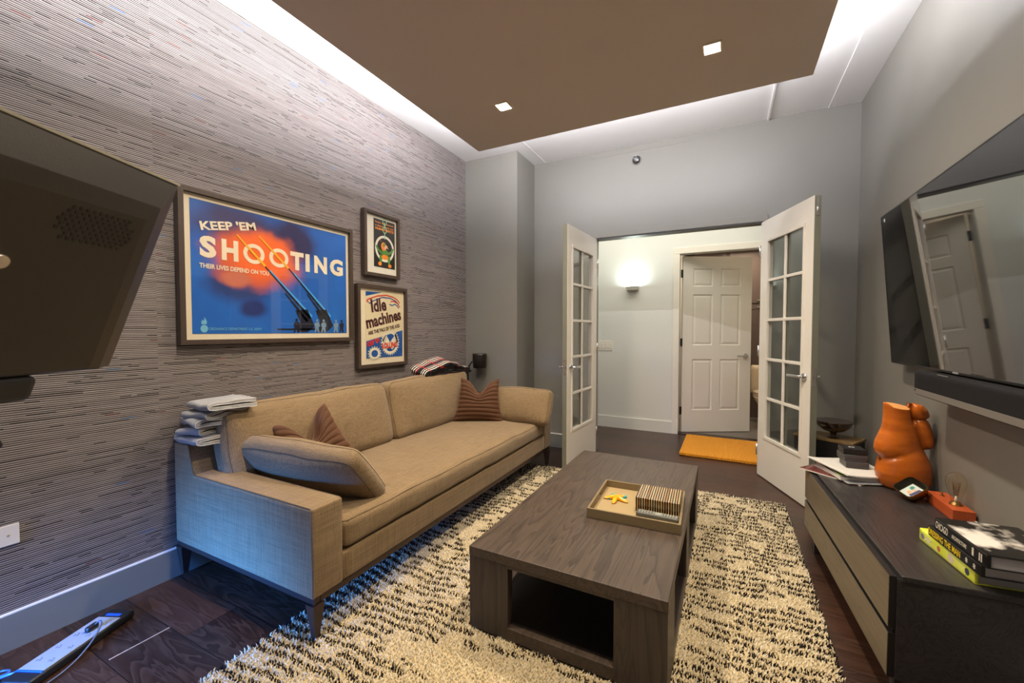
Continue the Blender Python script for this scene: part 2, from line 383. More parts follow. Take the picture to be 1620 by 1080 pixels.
w1 = B(); w1.box(.15, 1.45, YBK - .07, YBK - .03, .12, .17); w1.box(.15, 1.45, YBK - .07, YBK - .03, 1.85, 1.9); w1.box(.15, .2, YBK - .07, YBK - .03, .17, 1.85); w1.box(1.4, 1.45, YBK - .07, YBK - .03, .17, 1.85); w1.box(.15, 1.45, YBK - .06, YBK - .04, .98, 1.02)
w1 = struct(w1.make('window_1', 'white'))
pn = B().box(.2, 1.4, YBK - .052, YBK - .048, .17, 1.85).make('pane', 'glass', w1)
struct(B().box(-.1, XR + .1, YBK - .1, YB + .1, H, H + .1).make('ceiling', 'ceil'), 'white slab ceiling washed by the cove light')
b = B(); b.box(PX0, PX1, PY0, PY1, HP, HP + .06, .003)
pan = struct(b.make('ceiling_panel', 'panel'), 'taupe dropped ceiling panel with recessed lights')
b = B(); b.box(PX0 + .12, PX1 - .12, PY0 + .1, PY1 - .12, HP + .06, H); b.make('plenum', 'ceil', pan)
# raised bead and joints on the slab
struct(B().box(2.602, 2.618, PY1 - .15, YB, H - .012, H - .0005, .003).make('trim_1', 'bead'), 'white ceiling bead running out to the far wall')
struct(B().box(XR - .20, XR - .0, YBK, YB, H - .006, H - .0005, .001).make('trim_2', 'ceil'), 'narrow white ceiling board along the right wall')
struct(B().box(.70, .706, PY1 - .15, YB, H - .003, H - .0004).make('trim_3', 'bead'), 'fine white ceiling joint beside the column')
struct(B().box(1.15, 2.05, YB - .003, YB, H - .052, H - .047, .001).make('trim_4', 'wall'), 'thin paint ridge under the ceiling on the far wall')
# baseboards
def bboard(name, x0, x1, y0, y1, m='base', h=.138):
    b = B(); b.box(x0, x1, y0, y1, 0, h - .006); b.mi = 1; b.box(x0, x1, y0, y1, h - .006, h, .0015); return struct(b.make(name, [m, 'bead' if m == 'base' else m]))
bboard('baseboard_left', .0, .015, YBK, YC)
bboard('baseboard_column', .015, XC, YC - .015, YC); bboard('baseboard_column', XC, XC + .015, YC - .015, YB - .015)
bboard('baseboard_far', XC, 1.2298 - .012, YB - .015, YB); bboard('baseboard_far', 2.5768 + .012, XR, YB - .015, YB)
bboard('baseboard_right', XR - .015, XR, YBK, YB - .015)
# header board + dark door track
b = B(); b.box(1.19, 2.62, YB - .012, YB, 2.045, 2.1, .002); struct(b.make('trim_5', 'wall'), 'gray header board over the double door')
b = B(); b.box(1.22, 2.585, YB - .008, YB + .09, 2.033, 2.045); struct(b.make('trim_6', 'blackm'), 'dark metal stop strip at the head of the double door')
# hall
YH = 4.943
b = B(); b.box(-.4, 1.865, YH, YH + .1, 0, 2.55); b.box(2.672, 4.2, YH, YH + .1, 0, 2.55); b.box(1.865, 2.672, YH, YH + .1, 2.03, 2.55)
struct(b.make('wall_hall', 'hall'), 'white hall wall with the sconce')
struct(B().box(-.4, 4.2, YB + .1, YH + .1, 2.55, 2.6).make('ceiling', 'hall'), 'white hall ceiling')
struct(B().box(-.4, -.3, YB + .1, YH, 0, 2.55).make('wall_hall_end', 'hall')); struct(B().box(4.1, 4.2, YB + .1, YH, 0, 2.55).make('wall_hall_end', 'hall'))
b = B(); b.box(-.3, 1.19, YB + .1, YB + .11, 0, 2.55); b.box(2.62, 4.1, YB + .1, YB + .11, 0, 2.55); b.box(1.19, 2.62, YB + .1, YB + .11, 2.05, 2.55)
struct(b.make('wall_hall_near', 'hall'))
bboard('baseboard_hall', -.3, 1.797, YH - .015, YH, 'hall', .134); bboard('baseboard_hall', 2.74, 4.1, YH - .015, YH, 'hall', .134)
b = B(); b.box(1.797, 1.865, YH - .018, YH - .0005, 0, 2.029, .003); b.box(2.672, 2.74, YH - .018, YH - .0005, 0, 2.029, .003); b.box(1.797, 2.74, YH - .018, YH - .0005, 2.03, 2.097, .003)
cas = struct(b.make('door_frame', 'white'), 'white casing around the bathroom door')
struct(B().box(1.865, 2.672, YH - .02, YH + .1, 0, .012, .004).make('threshold', 'bronze'), 'dark threshold strip at the bathroom door')
# bathroom
struct(B().box(1.75, 4.2, 7.2, 7.3, 0, 2.55).make('wall_bathroom', 'hall')); struct(B().box(1.7, 1.8, YH + .1, 7.3, 0, 2.55).make('wall_bathroom', 'hall'))
struct(B().box(4.1, 4.2, YH + .1, 7.3, 0, 2.55).make('wall_bathroom', 'hall')); struct(B().box(1.7, 4.2, YH + .1, 7.3, 2.55, 2.6).make('ceiling', 'hall'), 'bathroom ceiling')

# ------------------------------------------------------------------ french doors (width .674, height 2.03)
DW, DH, DT = .672, 2.028, .040
def french(name, hx, ang, side, label):
    """local x runs from hinge to free edge; white face at local y=0, thickness behind it"""
    d = empty(name, (hx, YB, .008), ang); struct(d, label); s = side   # s=+1: thickness towards +y local
    def by(b, x0, x1, z0, z1, t0=0, t1=DT, bev=.0): b.box(x0, x1, min(s * t0, s * t1), max(s * t0, s * t1), z0, z1, bev)
    gx0, gx1, gz0, gz1 = .105, .575, .325, 1.862
    b = B(); by(b, 0, gx0, 0, DH); by(b, gx1, DW, 0, DH); by(b, gx0, gx1, 0, gz0); by(b, gx0, gx1, gz1, DH)
    b.mi = 1   # gray painted back skin and free edge
    for q in ((0, gx0, 0, DH), (gx1, DW, 0, DH), (gx0, gx1, 0, gz0), (gx0, gx1, gz1, DH)): by(b, q[0], q[1], q[2], q[3], DT, DT + .002)
    by(b, DW, DW + .002, 0, DH, .003, DT + .002)
    b.make('door_leaf', ['white', 'olive'], d)
    b = B()   # glazing bead and muntins
    def frame(x0, x1, z0, z1, w_, t0, t1): by(b, x0 - w_, x1 + w_, z0 - w_, z0, t0, t1, .002); by(b, x0 - w_, x1 + w_, z1, z1 + w_, t0, t1, .002); by(b, x0 - w_, x0, z0, z1, t0, t1, .002); by(b, x1, x1 + w_, z0, z1, t0, t1, .002)
    frame(gx0 + .008, gx1 - .008, gz0 + .008, gz1 - .008, .022, -.006, .012)
    for t0, t1 in ((.003, .016),):
        by(b, (gx0 + gx1) / 2 - .011, (gx0 + gx1) / 2 + .011, gz0, gz1, t0, t1, .004)
        for k in range(1, 5):
            z = gz0 + (gz1 - gz0) * k / 5; by(b, gx0, gx1, z - .011, z + .011, t0, t1, .004)
    b.make('muntins', 'white', d)
    b = B(); by(b, (gx0 + gx1) / 2 - .011, (gx0 + gx1) / 2 + .011, gz0, gz1, .024, DT, .004)
    for k in range(1, 5):
        z = gz0 + (gz1 - gz0) * k / 5; by(b, gx0, gx1, z - .011, z + .011, .024, DT, .004)
    o = b.make('back_muntins', 'olive', d)
    for cidx in range(2):
        for k in range(5):
            x0 = gx0 + (gx1 - gx0) * cidx / 2 + .006; x1 = gx0 + (gx1 - gx0) * (cidx + 1) / 2 - .006
            z0 = gz0 + (gz1 - gz0) * k / 5 + .006; z1 = gz0 + (gz1 - gz0) * (k + 1) / 5 - .006
            b = B(); by(b, x0, x1, z0, z1, .0175, .0225); b.make('pane', 'darkpane', d)
    for sg, t0 in ((-1, 0), (1, DT + .002)):
        b = B(); hz = .858; hx_ = .611; o_ = -s * 1 if sg < 0 else s
        y0 = s * t0; b.cyl((hx_, y0, hz), (hx_, y0 + o_ * .010, hz), .027, .025, 24); b.cyl((hx_, y0 + o_ * .010, hz), (hx_, y0 + o_ * .05, hz), .010, .010, 16)
        b.rbox((hx_ - .055, y0 + o_ * .048, hz), (.068, .007, .010), .006, 4)
        b.make('handle', 'chrome', d)
    b = B(); by(b, DW + .002, DW + .0035, .80, .92, .010, .032); by(b, DW + .002, DW + .012, .845, .872, .014, .028, .002); b.make('latch', 'chrome', d)
    if name == 'door_2':
        b = B(); by(b, DW + .002, DW + .004, 1.90, 2.02, .012, .030); b.rbox((DW + .005, s * .021, 1.935), (.004, .006, .018), .003, 3); b.make('flush_bolt', 'chrome', d)
    for z in (.2, 1.0, 1.8):
        b = B(); b.cyl((-.006, -s * .004, z - .045), (-.006, -s * .004, z + .045), .006, seg=12); b.make('hinge', 'chrome', d)
    return d
a1 = math.radians(94.34); a2 = math.radians(111.77)
# left leaf: direction (cos a1,-sin a1); white face looks to +x
french('door_1', 1.2298, -a1, -1, 'white ten pane glazed door leaf standing open beside the sofa')
# right leaf: direction (-cos a2,-sin a2); white face looks to -x
french('door_2', 2.5768, math.atan2(-math.sin(a2), -math.cos(a2)), 1, 'white ten pane glazed door leaf standing open beside the side table')
# six panel door
th3 = math.atan2(5.401 - 5.025, 2.603 - 1.901)
d3 = struct(empty('door_3', (1.893, 5.025, .010), th3), 'white six panel bathroom door standing ajar')
W3, H3 = .796, 2.005
b = B(); px = [(.115, .347), (.436, .668)]; pz = [(.25, .835), (.995, 1.575), (1.665, 1.868)]
xs = [0, .115, .347, .436, .668, W3]; zs = [0, .25, .835, .995, 1.575, 1.665, 1.868, H3]
for i in range(5):
    for j in range(7):
        if i in (1, 3) and j in (1, 3, 5): b.box(xs[i], xs[i + 1], .012, .035, zs[j], zs[j + 1])
        else: b.box(xs[i], xs[i + 1], 0, .035, zs[j], zs[j + 1])
leaf = b.make('door_leaf', 'white', d3)
for x0, x1 in px:
    for z0, z1 in pz:
        b = B(); e = .012; f_ = .036
        q = [(x0, .0, z0), (x1, .0, z0), (x1, .0, z1), (x0, .0, z1)]; q1 = [(x0 + e, .010, z0 + e), (x1 - e, .010, z0 + e), (x1 - e, .010, z1 - e), (x0 + e, .010, z1 - e)]
        q2 = [(x0 + f_, .003, z0 + f_), (x1 - f_, .003, z0 + f_), (x1 - f_, .003, z1 - f_), (x0 + f_, .003, z1 - f_)]
        R = [[b.bm.verts.new(Vector(v)) for v in L_] for L_ in (q, q1, q2)]
        for A_, C_ in ((R[0], R[1]), (R[1], R[2])):
            for i in range(4): b.bm.faces.new((A_[i], A_[(i + 1) % 4], C_[(i + 1) % 4], C_[i]))
        b.bm.faces.new(R[2]); b.make('door_panel', 'white', d3)
b = B(); b.cyl((.728, 0, .873), (.728, -.010, .873), .028, seg=24); b.cyl((.728, -.01, .873), (.728, -.05, .873), .01, seg=14); b.rbox((.675, -.048, .873), (.066, .007, .010), .006, 4); b.make('handle', 'chrome', d3)
for z in (.245, 1.028, 1.809):
    b = B(); b.box(-.022, .0, -.004, .010, z - .045, z + .045, .002); b.make('hinge', 'blackm', d3)

# ------------------------------------------------------------------ rug
def build_rug():
    x0, x1, y0, y1 = .80, 2.70, .25, 3.195
    root = empty('shag_rug', (1.75, 1.7, 0)); tag(root, 'cream shaggy area rug with black dashes, lying under the coffee table', 'rug')
    me_b = B(); me_b.box(x0 + .01 - 1.75, x1 - .01 - 1.75, y0 + .01 - 1.7, y1 - .01 - 1.7, .001, .012, .003); me_b.make('rug_backing', plain('rug_backing_cloth', srgb(190, 170, 130), .95), root)
    rs = np.random.RandomState(3); sp = .0082
    gx, gy = np.meshgrid(np.arange(x0, x1, sp), np.arange(y0, y1, sp)); X = gx.ravel(); Y = gy.ravel()
    X = X + rs.uniform(-.4, .4, X.size) * sp; Y = Y + rs.uniform(-.4, .4, Y.size) * sp
    # outside of the table footprint
    keep = ~((X > 1.49) & (X < 2.15) & (Y > 1.36) & (Y < 2.70)); X, Y = X[keep], Y[keep]; n = X.size
    # pattern
    wob = .012 * np.sin(X * 9 + np.sin(Y * 3) * 2) + .006 * np.sin(X * 31 + Y * 7)
    yc = .60 + .52 * np.round((Y - .60) / .52); dy = (Y - yc) / .52
    dia = np.abs(dy) * 2 < .62 * (1 - np.abs(X - 1.78) / .62)
    rowc = (Y + wob) / .042; row = np.floor(rowc); fr = rowc - row
    xx = X / .075 + 37.7 * np.sin(row * 12.9898); cell = np.floor(xx); h = np.abs(np.sin(cell * 78.233 + row * 12.9898) * 43758.5453) % 1.0; fx = xx - cell
    black = (fr < .54) & (h > .22) & ~dia & (fx > .08)
    length = rs.uniform(.013, .022, n); ang = rs.uniform(0, 2 * PI, n) * .5 - 1.9 + rs.normal(0, .9, n); lean = rs.uniform(.15, .7, n)
    dx, dyv = np.cos(ang), np.sin(ang); wdt = rs.uniform(.0022, .0036, n)
    px_, py_ = -dyv, dx
    V = np.zeros((n, 7, 3)); h1 = length * .55; l1 = length * .30 * lean; l2 = length * .95 * lean; hz = length * np.sqrt(np.clip(1 - (lean * .8) ** 2, .2, 1)) * .8 + .006
    for k, a_ in enumerate((0, 2 * PI / 3, 4 * PI / 3)):
        ca, sa = math.cos(a_), math.sin(a_)
        V[:, k, 0] = X + (dx * ca + px_ * sa) * wdt; V[:, k, 1] = Y + (dyv * ca + py_ * sa) * wdt; V[:, k, 2] = .006
        V[:, 3 + k, 0] = X + dx * l1 + (dx * ca + px_ * sa) * wdt * .9; V[:, 3 + k, 1] = Y + dyv * l1 + (dyv * ca + py_ * sa) * wdt * .9; V[:, 3 + k, 2] = .006 + hz * .6
    V[:, 6, 0] = X + dx * l2; V[:, 6, 1] = Y + dyv * l2; V[:, 6, 2] = .006 + hz
    V[:, :, 0] -= 1.75; V[:, :, 1] -= 1.7
    quads = np.array([[0, 1, 4, 3], [1, 2, 5, 4], [2, 0, 3, 5]]); tris = np.array([[3, 4, 6], [4, 5, 6], [5, 3, 6]])
    base = (np.arange(n) * 7)[:, None, None]
    fq = (base + quads[None]).reshape(n, -1); ft = (base + tris[None]).reshape(n, -1)
    loops = np.concatenate([fq, ft], axis=1).ravel()
    tot = np.tile(np.array([4, 4, 4, 3, 3, 3]), n); start = np.concatenate([[0], np.cumsum(tot)[:-1]])
    me = bpy.data.meshes.new('rug_pile'); me.vertices.add(n * 7); me.vertices.foreach_set('co', V.ravel())
    me.loops.add(loops.size); me.loops.foreach_set('vertex_index', loops.astype(np.int32)); me.polygons.add(tot.size)
    me.polygons.foreach_set('loop_start', start.astype(np.int32)); me.polygons.foreach_set('loop_total', tot.astype(np.int32)); me.update(calc_edges=True)
    at = me.color_attributes.new('yarn', 'FLOAT_COLOR', 'POINT'); cr = np.array(srgb(222, 210, 182)); c = np.ones((n, 7, 4))
    v = rs.uniform(.8, 1.06, n)[:, None]; base_c = np.where(black[:, None], np.array(srgb(34, 30, 30))[None] * v, cr[None] * v); c[:, :, :3] = base_c[:, None, :]
    at.data.foreach_set('color', c.ravel()); me.polygons.foreach_set('use_smooth', np.ones(tot.size, bool))
    m, nt, bs = new_mat('rug_yarn'); a_ = N(nt, 'ShaderNodeAttribute', attribute_name='yarn'); L(nt, a_, 'Color', bs, 'Base Color'); bs.inputs['Roughness'].default_value = .9; bs.inputs['Specular IOR Level'].default_value = .15
    me.materials.append(m); o = bpy.data.objects.new('rug_pile', me); col.objects.link(o); o.parent = root; o['kind'] = 'stuff'
build_rug()

# ------------------------------------------------------------------ sofa
SX, SY0, SY1 = .995, .976, 3.268
sofa = tag(empty('sofa', (.5, (SY0 + SY1) / 2, 0)), 'long taupe linen sofa against the wallpapered wall', 'sofa')
def sb(): b = B(); b.T = Matrix.Translation((-.5, -(SY0 + SY1) / 2, 0)); return b
TA = .137
def arm(y0, y1):
    b = sb(); pr = [(.03, .178), (SX, .178), (SX, .517), (.192, .517), (.150, .648), (.03, .648)]
    # rounded profile extruded along y
    t = bmesh.new(); f = t.faces.new([t.verts.new((x, y0, z)) for x, z in pr]); r = bmesh.ops.extrude_face_region(t, geom=[f])
    for v in r['geom']:
        if isinstance(v, bmesh.types.BMVert): v.co.y = y1
    bmesh.ops.recalc_face_normals(t, faces=list(t.faces)); bmesh.ops.bevel(t, geom=list(t.edges), offset=.012, segments=3, affect='EDGES', profile=.6)
    for f in t.faces: f.smooth = True
    b.merge(t, True); o = b.make('arm', 'linen', sofa)
    b = sb(); e = .003
    for yy in (y0 + .004, y1 - .004):
        pts = [(SX - .004, yy, .185), (SX - .004, yy, .507), (SX - .014, yy, .5155), (.196, yy, .5155), (.184, yy, .53), (.154, yy, .636), (.145, yy, .6465), (.04, yy, .6465)]
        b.tube(pts, .0022, 6)
    b.make('seam', 'seam', o)
arm(SY0, SY0 + TA); arm(SY1 - TA, SY1)
b = sb(); b.rbox((.09, (SY0 + SY1) / 2, .413), (.06, (SY1 - SY0) / 2 - TA + .02, .235), .02, 8); b.make('back_frame', 'linen', sofa)
b = sb(); b.rbox((.52, (SY0 + SY1) / 2, .235), (.474, (SY1 - SY0) / 2 - TA + .015, .057), .012, 8); b.make('seat_rail', 'linen', sofa)
def piped(c, h, r, bulge, name, axis, n=14, jit=.004, seed=0, R=None, parent=sofa, T=None, mat='linen'):
    b = sb() if parent is sofa else B(); b.rbox(c, h, r, n, bulge, jit, seed, R); o = b.make(name, mat, parent)
    b = sb() if parent is sofa else B(); i = axis; j, k = (i + 1) % 3, (i + 2) % 3
    for sg in (-1, 1):
        pts = []
        m_ = 14; q = r * .733; qr = r
        flatp = []
        for cx_, cy_, a0 in ((h[j] - qr, h[k] - qr, 0), (-h[j] + qr, h[k] - qr, PI / 2), (-h[j] + qr, -h[k] + qr, PI), (h[j] - qr, -h[k] + qr, 1.5 * PI)):
            for t in range(5): a_ = a0 + t * PI / 8; flatp.append((cx_ + q * math.cos(a_), cy_ + q * math.sin(a_)))
        for a_, c_ in zip(flatp, flatp[1:] + flatp[:1]):
            L_ = math.hypot(c_[0] - a_[0], c_[1] - a_[1]); ns = max(1, int(L_ / .04))
            for t in range(ns):
                v = Vector((0, 0, 0)); v[i] = sg * (h[i] - r * .32); v[j] = a_[0] + (c_[0] - a_[0]) * t / ns; v[k] = a_[1] + (c_[1] - a_[1]) * t / ns
                v = B.puff(v, h, bulge, jit, seed); pts.append((R @ v if R else v) + Vector(c))
        b.tube(pts, .0022, 6, close=True)
    b.make('seam', 'seam', o); return o
piped((.62, (SY0 + SY1) / 2, .358), (.375, (SY1 - SY0) / 2 - TA - .004, .062), .035, (.010, 0, .018), 'seat_cushion', 2, n=22, jit=.006, seed=2)
Rb = Matrix.Rotation(math.radians(-13), 3, 'Y')
for k, (ya, yb) in enumerate(((1.066, 2.092), (2.096, 3.07))):
    piped((.235, (ya + yb) / 2, .605), (.080, (yb - ya) / 2, .205), .055, (.035, .006, .012), 'back_cushion', 0, n=16, jit=.010, seed=5 + k * 3, R=Rb)
# metal base
b = sb(); b.box(.02, SX - .01, SY0 + .012, SY0 + .04, .150, .177); b.box(.02, SX - .01, SY1 - .04, SY1 - .012, .150, .177); b.box(SX - .04, SX - .01, SY0 + .041, SY1 - .041, .150, .177); b.box(.02, .05, SY0 + .041, SY1 - .041, .150, .177)
b.make('base_frame', 'bronze', sofa, bevel=.002)
for x in (.04, SX - .025):
    for y in (SY0 + .028, SY1 - .03):
        b = sb(); q = []
        sx_ = 1 if x > .5 else -1; sy_ = -1 if y < 2 else 1
        for hw, z, o_ in ((.024, .1495, 0), (.010, .016, .0)):
            cx_, cy_ = x - sx_ * (.024 - .024), y
            q.append([b.bm.verts.new(b.T @ Vector((cx_ + ax * hw - sx_ * (0.024 - hw) * -.0, cy_ + ay * hw, z))) for ax, ay in ((-1, -1), (1, -1), (1, 1), (-1, 1))])
        b.skin(q, smooth=False); b.make('leg', 'bronze', sofa, bevel=.001)
# arm pillows (loose): leaning on the arms
ap = tag(empty('arm_pillow', (.66, 1.19, .42)), 'long taupe linen bolster cushion leaning on the near sofa arm beside the folded towels', 'cushion', None)
Ra = Matrix.Rotation(math.radians(39), 3, 'X')
piped((-.070, .074, .108), (.365, .046, .160), .042, (.004, .056, .008), 'cushion_body', 1, n=14, jit=.008, seed=11, R=Matrix.Rotation(math.radians(5), 3, 'Z') @ Ra, parent=ap)
ap2 = tag(empty('arm_pillow', (.80, 3.02, .42)), 'taupe linen bolster cushion leaning on the far sofa arm near the glazed door', 'cushion', None)
piped((0, .03, .125), (.285, .05, .145), .04, (.004, .04, .01), 'cushion_body', 1, n=14, jit=.008, seed=21, R=Matrix.Rotation(math.radians(-24), 3, 'X'), parent=ap2)
# velvet throw pillows
def velvet():
    m, nt, b = new_mat('brown_ribbed_velvet'); b.inputs['Base Color'].default_value = c4(srgb(86, 58, 40)); b.inputs['Roughness'].default_value = .75
    b.inputs['Sheen Weight'].default_value = .6; b.inputs['Sheen Roughness'].default_value = .35; b.inputs['Sheen Tint'].default_value = c4(srgb(220, 180, 150)); b.inputs['Specular IOR Level'].default_value = .15
    return m
MT['velvet'] = velvet(); MT['pinkback'] = plain('dusty_pink_cloth', srgb(176, 138, 124), .85)
def throw(name, loc, rot, w_, h_, t_, chop, ribs, label, seed, back='velvet', vert=False):
    root = empty(name, loc, rot=rot); tag(root, label, 'cushion')
    nu, nv = 48, 96
    for side, nm, mt in ((1, 'ribbed_front', 'velvet'), (-1, 'back_panel', back)):
        b = B(); G = []
        for i in range(nu + 1):
            row = []
            for j in range(nv + 1):
                u = -1 + 2 * i / nu; v = -1 + 2 * j / nv
                e = (max(0, 1 - abs(u) ** 2.6) ** .55) * (max(0, 1 - abs(v) ** 2.6) ** .55)
                x = u * w_ / 2 * (1 - .10 * (1 - v * v)) * (1 - .13 * v); z = v * h_ / 2 * (1 - .08 * (1 - u * u))
                up_ = max(0, (v + .35) / 1.35); c_ = chop * math.exp(-(u / .42) ** 2) * up_ ** 1.5; z -= c_
                y = -side * t_ / 2 * e
                if side > 0:
                    vv = v * (1 + .0) ; y += t_ * .30 * math.exp(-(u / .28) ** 2) * up_ ** 2
                    rp = abs(math.sin(PI * ribs * (v + 1) / 2)); y -= .010 * (rp ** .5) * min(1, e * 3 + .25)
                    y += 0
                nn = mnoise.noise(Vector((u * 1.5 + seed, v * 1.5, side))) * .012
                row.append(b.bm.verts.new((x, y + nn * (e ** .3 if e > 0 else 0), z + h_ / 2)))
            G.append(row)
        for i in range(nu):
            for j in range(nv):
                f = b.bm.faces.new((G[i][j], G[i + 1][j], G[i + 1][j + 1], G[i][j + 1])); f.smooth = True
        b.make(nm, mt, root)
throw('throw_pillow', (.525, 2.84, .415), (math.radians(-14), math.radians(2), math.radians(28)), .37, .365, .15, .10, 10, 'brown ribbed velvet pillow with pinched top upright in the far corner of the sofa', 1)
throw('throw_pillow', (.475, 1.45, .415), (math.radians(-24), math.radians(-14), math.radians(80)), .35, .355, .14, .15, 9, 'brown ribbed velvet pillow with a pink back slumped behind the near arm cushion', 4, back='pinkback')

# folded towels stacked on the sofa back corner
def towel(loc, rz, tilt, w_, d_, folds, th, label, seed):
    root = empty('folded_towel', loc, rot=(tilt[0], tilt[1], rz)); tag(root, label, 'towel', None)
    prof = []; z = th * .6
    for k in range(folds):
        s_ = 1 if k % 2 == 0 else -1
        prof += [(-s_ * d_ / 2, z), (0, z + th * .15), (s_ * d_ / 2 - s_ * .004 * k, z)]
        z2 = z + th * 1.75
        prof += [(s_ * (d_ / 2 + th * .5), (z + z2) / 2)]; z = z2
    prof = prof[:-1]
    b = B(); b.ribbon(prof, th, -w_ / 2, w_ / 2, jit=.011, seed=seed, nw=14); b.make('towel_cloth', 'towel', root)
    b = B(); P = [Vector((p[0], p[1])) for p in prof]
    for _ in range(2):
        Q = [P[0]]
        for a_, c_ in zip(P[:-1], P[1:]): Q += [a_ * .75 + c_ * .25, a_ * .25 + c_ * .75]
        P = Q + [P[-1]]
    for sg in (-1, 1):
        Q = []
        for i in range(len(P)):
            d = (P[min(i + 1, len(P) - 1)] - P[max(i - 1, 0)]).normalized(); q = P[i] + Vector((-d.y, d.x)) * th / 2 * sg
            Q.append(Vector((q.x, w_ / 2, q.y)) + mnoise.noise_vector(Vector((q.x * 14 + seed, q.y * 14, w_ / 2 * 10))) * .011)
        b.tube(Q, .0011, 6)
    b.make('piping', 'piping', root)
zt = .650
TW = [((.150, 1.070), -1.62, (.00, .02), .21, .17, 2, .0125, 'gray towel with pale piping lying lowest of the folded stack'),
      ((.135, 1.065), -1.46, (.03, .02), .17, .16, 2, .0125, 'gray towel lying second from the bottom of the folded stack'),
      ((.150, 1.075), -1.74, (.05, -.02), .21, .17, 2, .0125, 'gray towel with pale piping in the middle of the folded stack'),
      ((.170, 1.090), -1.55, (.05, .04), .20, .17, 2, .0125, 'gray towel lying second from the top of the folded stack'),
      ((.190, 1.110), -1.68, (.03, .05), .24, .19, 2, .0135, 'gray towel with pale piping lying on top of the folded stack')]
for k, (xy, rz, tl, w_, d_, fo, th, lb) in enumerate(TW):
    towel((xy[0], xy[1], zt + k * .0385), rz, tl, w_, d_, fo, th, lb, k * 5.3)
# tartan blanket on the back cushion
def plaid():
    m, nt, b = new_mat('tartan_wool'); uv = N(nt, 'ShaderNodeUVMap'); sp = N(nt, 'ShaderNodeSeparateXYZ'); L(nt, uv, 0, sp, 0)
    u, v = sp.outputs[0], sp.outputs[1]
    def band(x, per, a_, b_):
        f = math_n(nt, 'FRACT', math_n(nt, 'MULTIPLY', x, 1 / per)); return math_n(nt, 'MULTIPLY', math_n(nt, 'GREATER_THAN', f, a_), math_n(nt, 'LESS_THAN', f, b_))
    c = srgb(22, 22, 26)
    grp = math_n(nt, 'GREATER_THAN', math_n(nt, 'FRACT', math_n(nt, 'MULTIPLY_ADD', v, 1 / .19, .1)), .22)
    wh = math_n(nt, 'MULTIPLY', band(v, .024, .0, .42), grp)
    c = mixc(nt, wh, c, srgb(224, 216, 200))
    c = mixc(nt, band(u, .13, .10, .155), c, srgb(196, 20, 28)); c = mixc(nt, band(v, .16, .14, .19), c, srgb(196, 20, 28))
    c = mixc(nt, math_n(nt, 'MULTIPLY', band(u, .028, 0, .18), .5), c, srgb(20, 20, 24))
    nt.links.new(c, b.inputs['Base Color']); b.inputs['Roughness'].default_value = .9; return m
MT['plaid'] = plaid()
bl = tag(empty('tartan_blanket', (.175, 2.83, .800), rot=(0, .30, 0)), 'black white and red tartan blanket folded on top of the sofa back', 'blanket')
b = B(); b.T = Matrix.Rotation(math.radians(90), 4, 'Z') @ Matrix.Scale(.90, 4)
prof = [(-.33, .014), (-.10, .014), (.15, .014), (.33, .014), (.352, .026), (.33, .036), (.10, .034), (-.15, .034), (-.345, .040), (-.352, .052), (-.30, .075), (-.18, .105), (-.06, .132), (-.02, .138), (.03, .122), (.12, .092), (.24, .066), (.32, .052)]
b.ribbon(prof, .019, -.085, .10, jit=.010, seed=3, nw=12)
b.ribbon([(-.30, .055), (-.14, .058), (.0, .058), (.18, .055), (.27, .052)], .018, -.080, .09, jit=.01, seed=8, nw=12)
b.ribbon([(-.20, .078), (-.04, .080), (.12, .074)], .020, -.078, .088, jit=.01, seed=9, nw=12)
b.ribbon([(-.12, .098), (-.04, .104), (.05, .096)], .020, -.075, .086, jit=.01, seed=11, nw=12); b.make('blanket_cloth', 'plaid', bl)

# ------------------------------------------------------------------ coffee table
MT['tabley'] = wood('gray_brown_oak_top', srgb(44, 36, 31), srgb(92, 78, 66), 'y', .38, 1.0, .45, .3)
MT['tablez'] = wood('gray_brown_oak_upright', srgb(38, 32, 30), srgb(80, 68, 60), 'z', .42, 1.0, .4, .3)
tb = tag(empty('coffee_table', (1.4533, 1.3124, .02), math.radians(-.29)), 'low dark gray oak coffee table with open sides on the cream rug', 'coffee table')
TWD, TLN, TH = .733, 1.429, .317
B().box(0, TWD, 0, TLN, TH - .036, TH).make('tabletop', 'tabley', tb, bevel=.0025)
pw, pl = .168, .187; pt = .038
def lshape(x0, sx_, y0, sy_):
    b = B(); xa, xb = sorted((x0, x0 + sx_ * pw)); ya, yb = sorted((y0, y0 + sy_ * pt)); b.box(xa, xb, ya, yb, 0, TH - .036)
    xa, xb = sorted((x0, x0 + sx_ * pt)); ya, yb = sorted((y0 + sy_ * pt, y0 + sy_ * pl)); b.box(xa, xb, ya, yb, 0, TH - .036)
    b.make('leg', 'tablez', tb, bevel=.001)
e = .0015
lshape(e, 1, e, 1); lshape(TWD - e, -1, e, 1); lshape(e, 1, TLN - e, -1); lshape(TWD - e, -1, TLN - e, -1)
for y0 in (e, TLN - pt - e):
    b = B(); b.box(pw, TWD - pw, y0, y0 + pt, 0, .045); b.make('bottom_rail', 'tabley', tb, bevel=.001)
    b = B(); b.box(pw, TWD - pw, y0, y0 + pt, TH - .048, TH - .036); b.make('top_rail', 'tabley', tb)
for x0 in (e, TWD - pt - e):
    b = B(); b.box(x0, x0 + pt, pl, TLN - pl, 0, .038); b.make('bottom_rail', 'tabley', tb, bevel=.001)
    b = B(); b.box(x0, x0 + pt, .655, .80, .038, TH - .036); b.make('middle_post', 'tablez', tb, bevel=.001)
B().box(pt, TWD - pt, pt, TLN - pt, .025, .040).make('shelf', wood('shaded_shelf_wood', srgb(16, 13, 12), srgb(34, 28, 25), 'y', .5), tb)  # shelf colour darkened to hold the shade inside the open table
TZ = .02 + TH + .0005
